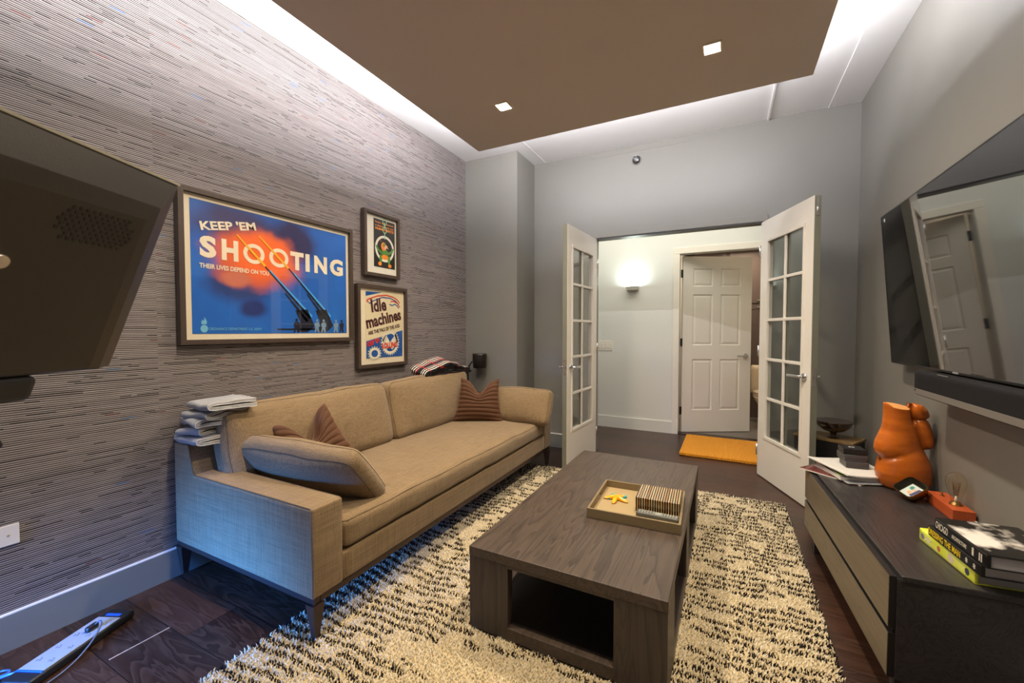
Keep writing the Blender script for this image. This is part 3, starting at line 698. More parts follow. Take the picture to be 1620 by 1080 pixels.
# tray: corners back-left (1.776,2.146) front-left (1.788,1.758) front-right (2.181,1.775)
MT['tray'] = plain('khaki_shagreen', srgb(124, 106, 74), .55, bump=.5, bscale=240, vary=.1)
MT['trayin'] = plain('tan_tray_lining', srgb(160, 138, 96), .6, bump=.3, bscale=300, vary=.06)
tr = tag(empty('serving_tray', (1.788, 1.752, TZ), math.radians(2.2)), 'khaki square tray with cut-out handles on the coffee table', 'tray')
TS, TD, TT = .392, .388, .010
b = B(); b.box(0, TS, 0, TT, .0, .042); b.box(0, TS, TD - TT, TD, 0, .042)
for xx in (0, TS - TT):
    b.box(xx, xx + TT, TT, TD / 2 - .045, 0, .042); b.box(xx, xx + TT, TD / 2 + .045, TD - TT, 0, .042); b.box(xx, xx + TT, TD / 2 - .045, TD / 2 + .045, 0, .016); b.box(xx, xx + TT, TD / 2 - .045, TD / 2 + .045, .030, .042)
b.make('rim', 'tray', tr, bevel=.0012); B().box(TT, TS - TT, TT, TD - TT, .0, .008).make('tray_bottom', 'trayin', tr)
# starfish
st = tag(empty('starfish_figurine', (1.866, 1.985, TZ + .009), math.radians(52)), 'yellow starfish ornament with turquoise patches inside the tray', 'figurine')
def starfish():
    m, nt, bs = new_mat('yellow_star_glaze'); tc = N(nt, 'ShaderNodeTexCoord'); n = N(nt, 'ShaderNodeTexNoise'); n.inputs['Scale'].default_value = 28; L(nt, tc, 'Object', n, 0)
    ln = N(nt, 'ShaderNodeVectorMath', operation='LENGTH'); L(nt, tc, 'Object', ln, 0)
    f = math_n(nt, 'MULTIPLY', math_n(nt, 'GREATER_THAN', n.outputs['Fac'], .60), math_n(nt, 'GREATER_THAN', ln.outputs['Value'], .030))
    c = mixc(nt, f, srgb(240, 168, 20), srgb(60, 186, 186)); nt.links.new(c, bs.inputs['Base Color']); bs.inputs['Roughness'].default_value = .25
    b = B(); n_ = 120; rings = []
    for k in range(9):
        t = k / 8; R = []
        for i in range(n_):
            a_ = 2 * PI * i / n_; c5 = (math.cos(5 * a_) + 1) / 2; rad = .018 + .046 * c5 ** 1.5
            rr = rad * math.cos(t * PI / 2) ** .8; z = (.020 - .009 * (rad - .018) / .046) * math.sin(t * PI / 2) + .001 + .0015
            R.append(b.bm.verts.new((rr * math.cos(a_) , rr * math.sin(a_), z)))
        rings.append(R)
    b.skin(rings); o = b.make('star_body', m, st)
starfish()
# striped box
def striped():
    m, nt, b = new_mat('black_gold_stripes'); tc = N(nt, 'ShaderNodeTexCoord'); sp = N(nt, 'ShaderNodeSeparateXYZ'); L(nt, tc, 'Object', sp, 0)
    u = math_n(nt, 'MULTIPLY', sp.outputs[0], 1 / .0103); f = math_n(nt, 'FRACT', u); i = math_n(nt, 'FLOOR', u)
    wn = N(nt, 'ShaderNodeTexWhiteNoise', noise_dimensions='1D'); nt.links.new(i, wn.inputs['W'])
    gold = mixc(nt, wn.outputs['Value'], srgb(160, 104, 40), srgb(204, 176, 124)); c = mixc(nt, math_n(nt, 'GREATER_THAN', f, .58), srgb(16, 13, 12), gold)
    nt.links.new(c, b.inputs['Base Color']); b.inputs['Roughness'].default_value = .22; b.inputs['Coat Weight'].default_value = .4; return m
MT['stripe'] = striped()
bx = tag(empty('striped_box', (1.975, 1.893, TZ + .0085), math.radians(2.2)), 'lidded box striped in black and gold in the tray behind the remote', 'box')
B().box(0, .188, 0, .172, 0, .026).make('box_base', 'stripe', bx, bevel=.001); B().box(-.001, .189, -.001, .173, .027, .066).make('box_lid', 'stripe', bx, bevel=.0025)
rm = tag(empty('remote_control', (1.985, 1.838, TZ + .0085), math.radians(-.5)), 'slim dark gray remote control in front of the striped box', 'remote control')
MT['remote'] = plain('gray_remote_plastic', srgb(84, 84, 78), .4); MT['btn'] = plain('pale_button', srgb(150, 150, 140), .5)
B().rbox((.09, .022, .011), (.09, .021, .010), .006, 6).make('remote_shell', 'remote', rm)
for i in range(14):
    for j in range(3):
        if i in (6, 7): continue
        B().box(.010 + i * .0118, .0185 + i * .0118, .008 + j * .0105, .0145 + j * .0105, .0205, .0228, .0008).make('button', 'btn', rm)
B().box(.080, .104, .008, .036, .0205, .0222, .0008).make('display', 'btn', rm)

# ------------------------------------------------------------------ console
MT['ebony'] = wood('black_stained_ash', srgb(20, 19, 20), srgb(66, 62, 60), 'y', .32, 1.2, .35, .35, .45)
MT['ebonyf'] = wood('gray_stained_ash_front', srgb(66, 58, 48), srgb(130, 116, 94), 'y', .38, 1.0, .3, .3, .5)
MT['ebonyedge'] = plain('black_edge_gap_shade', (.012, .011, .011), .4)  # black drawer edges; also carry painted shade of the gap between drawers
rc = math.radians(2.9)
CZ = .438
cs = tag(empty('media_console', (2.784, 1.590, 0), rc), 'black stained wood media console with two long drawers under the television', 'console')
CLN, CDP = 1.085, .395
b = B(); b.box(.0185, CDP, 0, .02, .115, CZ - .019); b.box(.0185, CDP, CLN - .02, CLN, .115, CZ - .019); b.box(CDP - .012, CDP, .02, CLN - .02, .115, CZ - .022); b.box(.018, CDP, .02, CLN - .02, .115, .135)
b.make('cabinet_body', 'ebony', cs, bevel=.001)
b = B(); b.box(.027, CDP, -.003, CLN + .003, CZ - .018, CZ); b.make('top', 'ebony', cs, bevel=.0025)
b = B(); b.box(.0185, .0265, .002, CLN - .002, .255, CZ - .016); b.box(.012, .018, .006, CLN - .006, .2545, .2695); b.make('gap_shade_strip', 'blackm', cs)  # dark strips put in the drawer gaps to paint their shade
for k, (z0, z1) in enumerate(((.118, .254), (.270, .430))):
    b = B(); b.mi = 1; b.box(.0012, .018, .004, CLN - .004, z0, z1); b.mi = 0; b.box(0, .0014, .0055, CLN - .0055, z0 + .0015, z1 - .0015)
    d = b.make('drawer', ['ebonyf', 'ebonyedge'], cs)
    B().box(.027, .30, .03, CLN - .03, z0 + .02, z1 - .025).make('drawer_box', 'ebony', d)
for y in (.06, CLN - .06):
    for x in (.05, CDP - .05):
        b = B(); b.box(x - .018, x + .018, y - .018, y + .018, 0, .115); b.make('leg', 'ebony', cs, bevel=.002)
rcm = Matrix.Rotation(rc, 3, 'Z')
def onc(x, y, z=0): v = rcm @ Vector((x, y, 0)); return (2.784 + v.x, 1.590 + v.y, CZ + .0008 + z)
def onc_w(x, y, z=0): return (x, y, CZ + .0008 + z)
# magazines and papers
MT['paperw'] = plain('white_paper', srgb(232, 226, 214), .6, vary=.03); MT['paperg'] = plain('newsprint', srgb(200, 196, 188), .7, vary=.08)
def sheet(name, label, x, y, z, rz, w_, l_, th, mt, bend=0, edge=None, seed=0, cat='magazine'):
    root = empty(name, onc_w(x, y, z), rz); tag(root, label, cat)
    b = B(); n = 10; t = bmesh.new()
    top = []; bot = []
    for i in range(n + 1):
        u = i / n
        for j in range(n + 1):
            v = j / n; px_ = (u - .5) * w_; py_ = (v - .5) * l_
            zz = bend * (abs(u - .5) * 2) ** 2.5 * (1 if (u < .5) else .4) + bend * .6 * max(0, v - .6) * mnoise.noise(Vector((u * 3 + seed, v * 3, 0))) * 2
            top.append(b.bm.verts.new((px_, py_, max(0, zz) + th))); bot.append(b.bm.verts.new((px_, py_, max(0, zz))))
    I = lambda i, j: i * (n + 1) + j
    for i in range(n):
        for j in range(n):
            f = b.bm.faces.new((top[I(i, j)], top[I(i + 1, j)], top[I(i + 1, j + 1)], top[I(i, j + 1)])); f.smooth = True
            b.bm.faces.new((bot[I(i, j)], bot[I(i, j + 1)], bot[I(i + 1, j + 1)], bot[I(i + 1, j)]))
    b.mi = 1
    for k in range(n):
        for q in ((top[I(k, 0)], bot[I(k, 0)], bot[I(k + 1, 0)], top[I(k + 1, 0)]), (top[I(k, n)], top[I(k + 1, n)], bot[I(k + 1, n)], bot[I(k, n)]),
                  (top[I(0, k)], top[I(0, k + 1)], bot[I(0, k + 1)], bot[I(0, k)]), (top[I(n, k)], bot[I(n, k)], bot[I(n, k + 1)], top[I(n, k + 1)])):
            f = b.bm.faces.new(q); f.material_index = 1
    b.make('pages', [mt, edge or 'paperw'], root); return root
mg1 = plain('magazine_cover_maroon', srgb(96, 40, 40), .25, vary=.4); mg2 = plain('magazine_cover_sky', srgb(150, 160, 170), .25, vary=.3); mg3 = plain('book_cover_plum', srgb(58, 36, 62), .3); mg4 = plain('magazine_cover_lime', srgb(120, 160, 40), .3)
sheet('magazine', 'dark glossy magazine at the bottom of the paper pile hanging over the console edge', 2.865, 2.60, 0, math.radians(52), .21, .28, .005, mg1, seed=1)
sheet('magazine', 'magazine with a gray and gold cover just above the bottom one', 2.915, 2.585, .0055, math.radians(20), .21, .27, .005, mg2, seed=2)
sheet('paperback_book', 'plum covered paperback inside the pile of papers on the console', 2.905, 2.59, .011, math.radians(14), .20, .24, .016, mg3, seed=3, cat='book')
sheet('magazine', 'lime green edged magazine between the paperback and the loose mail', 2.915, 2.60, .0275, math.radians(8), .20, .25, .003, mg4, seed=4)
sheet('envelope', 'white envelope with a blue edge under the loose papers', 2.865, 2.615, .031, math.radians(38), .12, .24, .003, 'paperw', .006, plain('blue_edge', srgb(50, 60, 140), .5), 5, 'envelope')
sheet('loose_paper', 'rumpled white papers on top of the pile beneath the three dark boxes', 2.905, 2.60, .035, math.radians(24), .24, .30, .006, 'paperg', .010, None, 6, 'papers')
MT['dbox'] = plain('charcoal_box_card', srgb(70, 68, 68), .45); MT['kbox'] = plain('black_box_card', srgb(28, 27, 28), .4)
def smallbox(x, y, z, rz, sx_, sy_, h, mt, label):
    r = tag(empty('gift_box', onc_w(x, y, z), rz), label, 'box')
    B().box(-sx_ / 2, sx_ / 2, -sy_ / 2, sy_ / 2, 0, h * .42).make('box_base', mt, r, bevel=.001); B().box(-sx_ / 2 - .001, sx_ / 2 + .001, -sy_ / 2 - .001, sy_ / 2 + .001, h * .44, h).make('box_lid', mt, r, bevel=.0012); return r
smallbox(2.925, 2.62, .044, math.radians(5), .092, .092, .030, 'dbox', 'charcoal jewelry box at the bottom of the stack of three on the papers')
smallbox(2.918, 2.625, .0745, math.radians(9), .095, .092, .032, 'dbox', 'charcoal jewelry box in the middle of the stack of three on the papers')
r_ = smallbox(2.918, 2.63, .107, math.radians(3), .092, .090, .028, 'kbox', 'black jewelry box with a small silver emblem on top of the stack of three')
lettering('D', 'piping', (-.012, -.004, .0285), (1, 0, 0), (0, 1, 0), .024, .014, r_, ext=.0003, name='emblem')

# wooden torso sculpture
def torso():
    root = tag(empty('torso_sculpture', onc_w(3.075, 2.50), 0), 'orange-brown carved wooden torso sculpture beside the pile of papers', 'sculpture')
    m, nt, bs = new_mat('polished_orange_wood'); tc = N(nt, 'ShaderNodeTexCoord'); mp = N(nt, 'ShaderNodeMapping'); mp.inputs['Scale'].default_value = (7, 7, 22); mp.inputs['Rotation'].default_value = (.2, .25, 0); L(nt, tc, 'Object', mp, 0)
    n = N(nt, 'ShaderNodeTexNoise'); n.inputs['Scale'].default_value = 1; n.inputs['Detail'].default_value = 5; L(nt, mp, 0, n, 'Vector')
    c = mixc(nt, n.outputs['Fac'], srgb(128, 56, 12), srgb(216, 116, 32)); nt.links.new(c, bs.inputs['Base Color']); bs.inputs['Roughness'].default_value = .24
    # vectors along the picture: R to the right as seen from the camera, D away from it
    R = Vector((.958, .287, 0)); D = Vector((-.287, .958, 0)); Z = Vector((0, 0, 1))
    def P(r, z, d=0): return R * r + Z * z + D * d
    b = B()
    def ell(c_, rx, rz_, rd, rot=0, n=20):
        t = bmesh.new(); bmesh.ops.create_uvsphere(t, u_segments=n, v_segments=12, radius=1)
        for v in t.verts:
            q = v.co; x_, z_ = q.x * rx, q.z * rz_; ca, sa = math.cos(rot), math.sin(rot)
            v.co = Vector(c_) + R * (x_ * ca - z_ * sa) + Z * (x_ * sa + z_ * ca) + D * (q.y * rd)
        b.merge(t)
    def loft(rows):
        """rows of (height, left, right, half depth, depth offset)"""
        rings = []
        for z, l_, r_, dd, do in rows:
            c_ = P((l_ + r_) / 2, z, do); hw = (r_ - l_) / 2
            rings.append([b.bm.verts.new(c_ + R * (hw * math.cos(2 * PI * i / 32)) + D * (dd * math.sin(2 * PI * i / 32))) for i in range(32)])
        b.skin(rings)
    loft([(.398, -.079, .019, .040, 0), (.370, -.078, .020, .043, 0), (.320, -.078, .030, .048, 0), (.280, -.082, .046, .052, 0), (.245, -.096, .060, .057, 0), (.210, -.110, .066, .062, 0), (.180, -.113, .070, .064, 0), (.155, -.105, .066, .060, 0), (.135, -.075, .05, .045, 0)])
    loft([(.215, -.030, .062, .048, 0), (.175, -.078, .082, .064, 0), (.140, -.090, .098, .076, 0), (.110, -.094, .110, .082, 0), (.070, -.102, .113, .084, 0), (.035, -.096, .110, .082, 0), (.012, -.086, .100, .074, 0), (.0, -.072, .09, .066, 0)])
    # upper arm stump on the right, shoulder lobe above it
    loft([(.322, .042, .094, .026, 0), (.300, .036, .104, .034, 0), (.265, .040, .114, .038, 0), (.225, .052, .120, .038, 0), (.198, .066, .118, .032, 0), (.185, .078, .106, .018, 0)])
    loft([(.396, .026, .054, .014, 0), (.388, .018, .076, .028, 0), (.368, .018, .092, .037, 0), (.345, .026, .101, .038, 0), (.326, .036, .098, .032, 0)])
    o = b.make('tmp', m); rm_ = o.modifiers.new('r', 'REMESH'); rm_.mode = 'VOXEL'; rm_.voxel_size = .0045; rm_.use_smooth_shade = True
    sm = o.modifiers.new('s', 'SMOOTH'); sm.factor = .6; sm.iterations = 12
    o = baked(o, 'torso_body', root, [m])
    # flat cuts: neck tops
    bm = bmesh.new(); bm.from_mesh(o.data)
    for v in bm.verts:
        r = v.co.dot(R)
        lim = .388 - max(0, (r + .078)) * .12 + .9 * max(0, -.060 - r) + .22 * v.co.dot(D)
        if v.co.z > lim and r < .0185: v.co.z = lim
        if v.co.z < .0005: v.co.z = .0005
        sd = 1 if v.co.dot(D) > 0 else -1
        g = math.exp(-((v.co.z - (.324 + (r - .06) * .05)) / .005) ** 2) * max(0, min(1, (r - .024) / .015)); v.co -= D * g * .010 * sd + R * g * (.008 if r > .06 else 0)
        g = math.exp(-((r - .024) / .006) ** 2) * max(0, min(1, (v.co.z - .285) / .03)); v.co -= D * g * .022 * sd
        g = math.exp(-((v.co.z - (.138 + (r + .08) * .55)) / .010) ** 2) * max(0, min(1, (-.030 - r) / .04)); v.co -= D * g * .010 * sd
    o.data.materials.append(plain('pale_end_grain', srgb(214, 152, 84), .5))
    bm.normal_update()
    for f in bm.faces:
        f.smooth = True
        if f.normal.z > .80 and f.calc_center_median().z > .345 and -.06 < f.calc_center_median().dot(R) < .016: f.material_index = 1; f.smooth = False
    bm.to_mesh(o.data); bm.free()
torso()
# small rounded gold picture stand
pf = tag(empty('picture_stand', onc_w(3.062, 2.335, .0), 0), 'small gold rounded square picture stand tipped in front of the sculpture', 'picture frame')
MT['brass'] = plain('aged_brass', srgb(140, 108, 62), .3, metal=.9); MT['brassin'] = plain('dark_brass_inside', srgb(48, 44, 34), .35, metal=.5)
TI = Matrix.Translation((0, 0, .042)) @ Matrix.Rotation(math.radians(18), 4, 'Z') @ Matrix.Rotation(math.radians(-34), 4, 'Y') @ Matrix.Rotation(math.radians(14), 4, 'X')
def rr(h_, r, z, n=6):
    pts = []
    for cx_, cy_, a0 in ((h_ - r, h_ - r, 0), (-h_ + r, h_ - r, PI / 2), (-h_ + r, -h_ + r, PI), (h_ - r, -h_ + r, 1.5 * PI)):
        for t in range(n + 1): a_ = a0 + t * PI / 2 / n; pts.append((cx_ + r * math.cos(a_), cy_ + r * math.sin(a_), z))
    return pts
b = B(); b.T = TI; ringsv = [[b.bm.verts.new(TI @ Vector(p)) for p in rr(h_, r, z)] for h_, r, z in ((.028, .012, -.028), (.038, .016, -.022), (.046, .018, .020), (.044, .017, .021), (.038, .015, -.004))]
b.skin(ringsv[:4], caps=False); b._f([b.bm.faces.new(ringsv[0][::-1])]); b.make('brass_cup', 'brass', pf)
b = B(); b.T = TI; rv = [[b.bm.verts.new(TI @ Vector(p)) for p in rr(h_, r, z)] for h_, r, z in ((.0435, .0168, .0205), (.036, .014, -.010))]; b.skin(rv, caps=False); b._f([b.bm.faces.new(rv[1])]); b.make('cup_inside', 'brassin', pf)
b = B(); b.T = TI; b.box(-.031, .031, -.031, .031, -.0095, -.008); 
MT['pic'] = plain('printed_photo_pale', srgb(190, 200, 190), .4); q = b.make('photo', 'pic', pf)
for nm, cc, pts in (('photo_shape', srgb(24, 130, 110), [(.004, .008), (.024, .010), (.022, .026), (.006, .024)]), ('photo_shape', srgb(210, 150, 100), [(-.022, -.004), (-.004, -.002), (-.002, .012), (-.018, .014)]),
                    ('photo_shape', srgb(214, 170, 140), [(.000, -.008), (.018, -.006), (.016, .006), (.002, .006)]), ('photo_shape', srgb(30, 40, 90), [(-.030, -.030), (.028, -.028), (.024, -.010), (-.024, -.006)]), ('photo_shape', srgb(210, 200, 60), [(-.032, -.033), (-.010, -.033), (-.014, -.026), (-.030, -.024)])):
    b = B(); b.T = TI
    t = bmesh.new(); f = t.faces.new([t.verts.new((x * .9, y * .9, -.0079 + .0003 * len(q.children))) for x, y in pts]); ex = bmesh.ops.extrude_face_region(t, geom=[f])
    for v in ex['geom']:
        if isinstance(v, bmesh.types.BMVert): v.co.z += .0003
    b.merge(t); b.make(nm, plain('photo_ink', cc, .4), q)
b = B(); b.tube([(.050, -.012, .030), (.066, -.008, .036), (.066, .004, .030), (.052, .008, .022)], .004, 8); b.tube([(.042, .02, .03), (.062, .03, .014), (.064, .032, .004)], .004, 8); b.make('stand_leg', 'brass', pf)
# Edison lamp
el = tag(empty('edison_lamp', onc_w(3.121, 2.140, 0), math.radians(1.5)), 'table lamp of an orange wood block with a clear pear-shaped filament bulb', 'lamp')
MT['cherry'] = wood('cherry_block_wood', srgb(140, 56, 24), srgb(196, 92, 46), 'y', .35, 1.5, .25, .1, .5)
B().box(0, .066, 0, .215, 0, .044).make('base', 'cherry', el, bevel=.0012)
b = B(); b.cyl((.031, .162, .044), (.031, .162, .047), .007, seg=16); b.cyl((.031, .162, .047), (.030, .164, .062), .0022, .0032, seg=10); b.make('toggle_switch', 'brass', el)
b = B(); b.lathe([(.020, .044), (.020, .047), (.017, .048), (.015, .050), (.0145, .055)], (.036, .070, 0), 28); b.make('socket', 'brass', el)
b = B(); b.lathe([(.012, .052), (.0135, .060), (.021, .088), (.028, .112), (.0305, .132), (.029, .150), (.021, .164), (.009, .172), (.001, .174)], (.035, .070, 0), 32)
bulb = b.make('bulb', glass_mat('bulb_glass', (.97, .94, .86)), el)
b = B(); b.cyl((.036, .070, .052), (.036, .070, .078), .006, .0025, 12); b.make('glass_stem', 'piping', bulb)
b = B()
for k in range(6):
    a_ = k * PI / 3; a1_ = a_ + PI / 6
    b.tube([(.036 + .004 * math.cos(a_), .07 + .004 * math.sin(a_), .078), (.036 + .012 * math.cos(a_), .07 + .012 * math.sin(a_), .132), (.036 + .012 * math.cos(a1_), .07 + .012 * math.sin(a1_), .134), (.036 + .006 * math.cos(a1_), .07 + .006 * math.sin(a1_), .080)], .0005, 5)
b.make('filament', 'brass', bulb)
b = B(); b.tube([(.055, .006, .012), (.066, .0, .01), (.066, -.02, .006), (.058, -.04, .004), (.062, -.09, .004)], .003, 8); b.make('cord', 'piping', el)
# books
def book(x, y, z, rz, w_, l_, th, cov, label, spine, cover_fn=None):
    """spine along local -x side, running in y"""
    r = tag(empty('hardback_book', onc_w(x, y, z), rz), label, 'book')
    b = B(); b.box(0, w_, 0, l_, 0, .003, .001); b.box(0, w_, 0, l_, th - .003, th, .001); b.rbox((.004, l_ / 2, th / 2), (.006, l_ / 2, th / 2), .004, 5); b.make('cover', cov, r)
    B().box(.008, w_ - .006, .005, l_ - .005, .003, th - .003).make('page_block', 'pages', r)
    for body, mt, s0, s1, z0, z1 in spine:
        lettering(body, mt, (-.0022, l_ * (1 - s0), th * z0), (0, -1, 0), (0, 0, 1), l_ * (s1 - s0), th * (z1 - z0), r, ext=.0003)
    return r
def pages_mat():
    m, nt, b = new_mat('page_edges'); tc = N(nt, 'ShaderNodeTexCoord'); mp = N(nt, 'ShaderNodeMapping'); mp.inputs['Scale'].default_value = (2, 2, 1400); L(nt, tc, 'Object', mp, 0)
    n = N(nt, 'ShaderNodeTexNoise'); n.inputs['Scale'].default_value = 1; L(nt, mp, 0, n, 'Vector'); nt.links.new(mixc(nt, n.outputs['Fac'], srgb(140, 138, 140), srgb(206, 202, 200)), b.inputs['Base Color']); return m
MT['pages'] = pages_mat()
def cloud_cover(name, a, b_, sc, t0, t1):
    m, nt, bs = new_mat(name); tc = N(nt, 'ShaderNodeTexCoord'); n = N(nt, 'ShaderNodeTexNoise'); n.inputs['Scale'].default_value = sc; n.inputs['Detail'].default_value = 6; L(nt, tc, 'Object', n, 0)
    mr = N(nt, 'ShaderNodeMapRange'); mr.inputs[1].default_value = t0; mr.inputs[2].default_value = t1; L(nt, n, 'Fac', mr, 0)
    nt.links.new(mixc(nt, mr.outputs[0], a, b_), bs.inputs['Base Color']); bs.inputs['Roughness'].default_value = .25; return m
gold_y = plain('yellow_print', srgb(236, 200, 30), .4); pale = plain('cream_print', srgb(214, 206, 192), .4)
yel = cloud_cover('yellow_book_jacket', srgb(214, 222, 60), srgb(226, 232, 110), 14, .4, .6)
bk1 = book(2.984, 1.630, 0, math.radians(6.8), .185, .277, .040, yel, 'thick yellow book at the bottom of the stack on the near end of the console', [('AP', pale, .12, .26, .25, .75)])
b = B(); b.cyl((-.0005, .255, .020), (-.0025, .255, .020), .010, seg=16); b.make('emblem', plain('gray_print', srgb(120, 120, 128), .4), bk1)
for yy, rr_, cc in ((.165, .009, srgb(190, 110, 70)), (.105, .014, srgb(214, 196, 170)), (.03, .010, srgb(60, 66, 90))):
    b = B(); b.cyl((-.0005, yy, .020), (-.0024, yy, .020), rr_, seg=16); b.make('printed_motif', plain('motif_ink', cc, .4), bk1)
blackj = plain('black_book_jacket', srgb(24, 22, 22), .25)
book(2.981, 1.592, .0405, math.radians(5.5), .20, .262, .034, blackj, 'black book with yellow spine lettering in the middle of the stack of three', [('DRESSING THE MAN', gold_y, .02, .66, .2, .8), ('*', pale, .75, .79, .25, .75), ('*', pale, .88, .92, .25, .75)])
bk3 = book(2.985, 1.575, .0750, math.radians(5.3), .20, .250, .038, blackj, 'black book with cloudy gray cover photo on top of the stack of three books', [('CHICAGO', pale, .04, .30, .2, .8), ('ARCHITECTURE', pale, .38, .66, .32, .62), ('I', pale, .76, .79, .2, .8), ('II', pale, .88, .93, .2, .8)])
cv = B().box(.004, .196, .004, .246, .0381, .0386).make('cover_photo', cloud_cover('black_white_photo', srgb(26, 25, 24), srgb(232, 224, 212), 9, .5, .62), bk3)
lettering('CHICAGO', plain('gray_title', srgb(120, 112, 100), .4), (.075, .09, .0387), (.94, -.34, 0), (.34, .94, 0), .11, .018, bk3)

# ------------------------------------------------------------------ television and soundbar
TVY0, TVY1 = 1.470, 2.868
tvt = math.atan2(3.13 - 3.068, .780)
tv = tag(empty('television', (3.130, TVY0, 1.001), rot=(0, -tvt, 0)), 'large flat black television tilted down on the right wall', 'television')
TVW, TVH = TVY1 - TVY0, .782
MT['screen'] = plain('glossy_screen', (.004, .004, .005), .03, spec=1.0, ior=1.75)
b = B().box(.001, .012, .006, TVW - .006, .010, TVH - .005); b.make('screen', 'screen', tv)
b = B(); b.box(0, .034, 0, TVW, 0, .010); b.box(0, .034, 0, TVW, TVH - .006, TVH); b.box(0, .034, 0, .006, .010, TVH - .006); b.box(0, .034, TVW - .006, TVW, .010, TVH - .006)
b.make('bezel', plain('gunmetal_bezel', srgb(60, 58, 56), .3, metal=.8), tv, bevel=.001)
B().box(.012, .034, .006, TVW - .006, .010, TVH - .006).make('rear_shell', 'black', tv)
for q in ((.062, .12), (.11, .60)): B().box(.034, q[0], TVW / 2 - .25, TVW / 2 + .25, q[1], q[1] + .06).make('wall_bracket', 'blackm', tv)
lettering('SONY', 'piping', (-.0006, TVW / 2 + .03, .0025), (0, -1, 0), (0, 0, 1), .045, .006, tv, ext=.0002, name='logo')
B().rbox((.003, TVW - .05, TVH - .03), (.004, .010, .010), .003, 4).make('sensor', 'chrome', tv)
sbx = tag(empty('soundbar', (3.085, 1.50, .883), 0), 'black soundbar with a gray strip mounted below the television', 'soundbar')
SL = .905
B().rbox((.050, SL / 2, .060), (.058, SL / 2, .052), .012, 10).make('speaker_body', fabric('black_speaker_cloth', (.012, .011, .013), (.006, .006, .006), 900, .2, sheen=0), sbx)
b = B().box(-.0095, -.007, .02, SL - .02, .014, .038, .001).make('trim_strip', plain('gray_strip', srgb(106, 100, 94), .4), sbx)
B().rbox((-.0105, SL - .03, .031), (.0012, .006, .003), .001, 3).make('indicator', 'blackm', sbx)
b = B().box(-.004, .002, .60, .69, .1125, .1145, .0006).make('control_strip', 'chrome', sbx)
b = B(); b.box(.107, .1095, .2, .7, .03, .09); b.make('wall_bracket', 'blackm', sbx)

# ------------------------------------------------------------------ side table and bowl
sang = math.atan2(.201, .119)
stt = tag(empty('side_table', (3.068, 3.275, 0), 0), 'small dark side table with a bronze top behind the right glazed door', 'side table')
uR = Vector((.5095, .8605, 0)); uL = Vector((-.868, .4966, 0))
def quadbox(b, a0, a1, b0, b1, z0, z1):
    pts = [uR * a + uL * c_ for a, c_ in ((a0, b0), (a1, b0), (a1, b1), (a0, b1))]
    b.skin([[b.bm.verts.new(p + Vector((0, 0, z))) for p in pts] for z in (z0, z1)], smooth=False)
b = B(); quadbox(b, 0, .228, 0, .345, .435, .450); b.make('tabletop', plain('bronze_wood_top', srgb(120, 96, 60), .4, vary=.3), stt, bevel=.001)
b = B(); quadbox(b, .006, .222, .006, .339, .04, .435); b.make('cabinet', plain('dark_cabinet', srgb(26, 24, 24), .4), stt)
for a_ in (.01, .19):
    for c_ in (.01, .31):
        b = B(); quadbox(b, a_, a_ + .028, c_, c_ + .028, 0, .04); b.make('leg', 'blackm', stt)
bw = tag(empty('footed_bowl', (2.990, 3.405, .4508), 0), 'dark brown glazed footed bowl with a green rim inside on the side table', 'bowl')
b = B(); b.lathe([(.034, 0), (.032, .004), (.020, .008), (.017, .020), (.018, .034), (.030, .040), (.060, .052), (.092, .080), (.108, .112), (.1085, .116), (.105, .116)], (0, 0, 0), 48)
b.bm.faces.ensure_lookup_table()
o = b.make('bowl_body', plain('brown_glaze', srgb(52, 32, 18), .12, coat=.6, vary=.4), bw)
b = B(); rings = [b.ring((0, 0, z), (0, 0, 1), r, 48) for r, z in ((.105, .1155), (.100, .1), (.085, .078), (.05, .056), (.01, .05))]; b.skin(rings, caps=False)
f_ = b.bm.faces.new(rings[-1]); b.make('glaze_inside', plain('green_glaze', srgb(110, 150, 60), .1, coat=.6, vary=.35), bw)

# ------------------------------------------------------------------ wall pictures
FX = .040
def flat(b, pts, layer):
    """thin inked shape (y,z) on the print, facing +x"""
    t = bmesh.new(); x = FX_IN + .0004 * layer
    try: f = t.faces.new([t.verts.new((x, y, z)) for y, z in pts])
    except ValueError: t.free(); return
    r = bmesh.ops.extrude_face_region(t, geom=[f])
    for v in r['geom']:
        if isinstance(v, bmesh.types.BMVert): v.co.x += .0002
    bmesh.ops.triangulate(t, faces=[f for f in t.faces if len(f.verts) > 4]); b.merge(t)
FX_IN = .0222
def circ(cy, cz, ry, rz_, n=28, a0=0, a1=2 * PI):
    return [(cy + ry * math.cos(a0 + (a1 - a0) * i / n), cz + rz_ * math.sin(a0 + (a1 - a0) * i / n)) for i in range(n)]
def annulus(b, cy, cz, ry, rz_, wd, layer, n=40):
    for i in range(n):
        a_, c_ = 2 * PI * i / n, 2 * PI * (i + 1) / n
        flat(b, [(cy + ry * math.cos(a_), cz + rz_ * math.sin(a_)), (cy + ry * math.cos(c_), cz + rz_ * math.sin(c_)), (cy + (ry - wd) * math.cos(c_), cz + (rz_ - wd) * math.sin(c_)), (cy + (ry - wd) * math.cos(a_), cz + (rz_ - wd) * math.sin(a_))], layer)
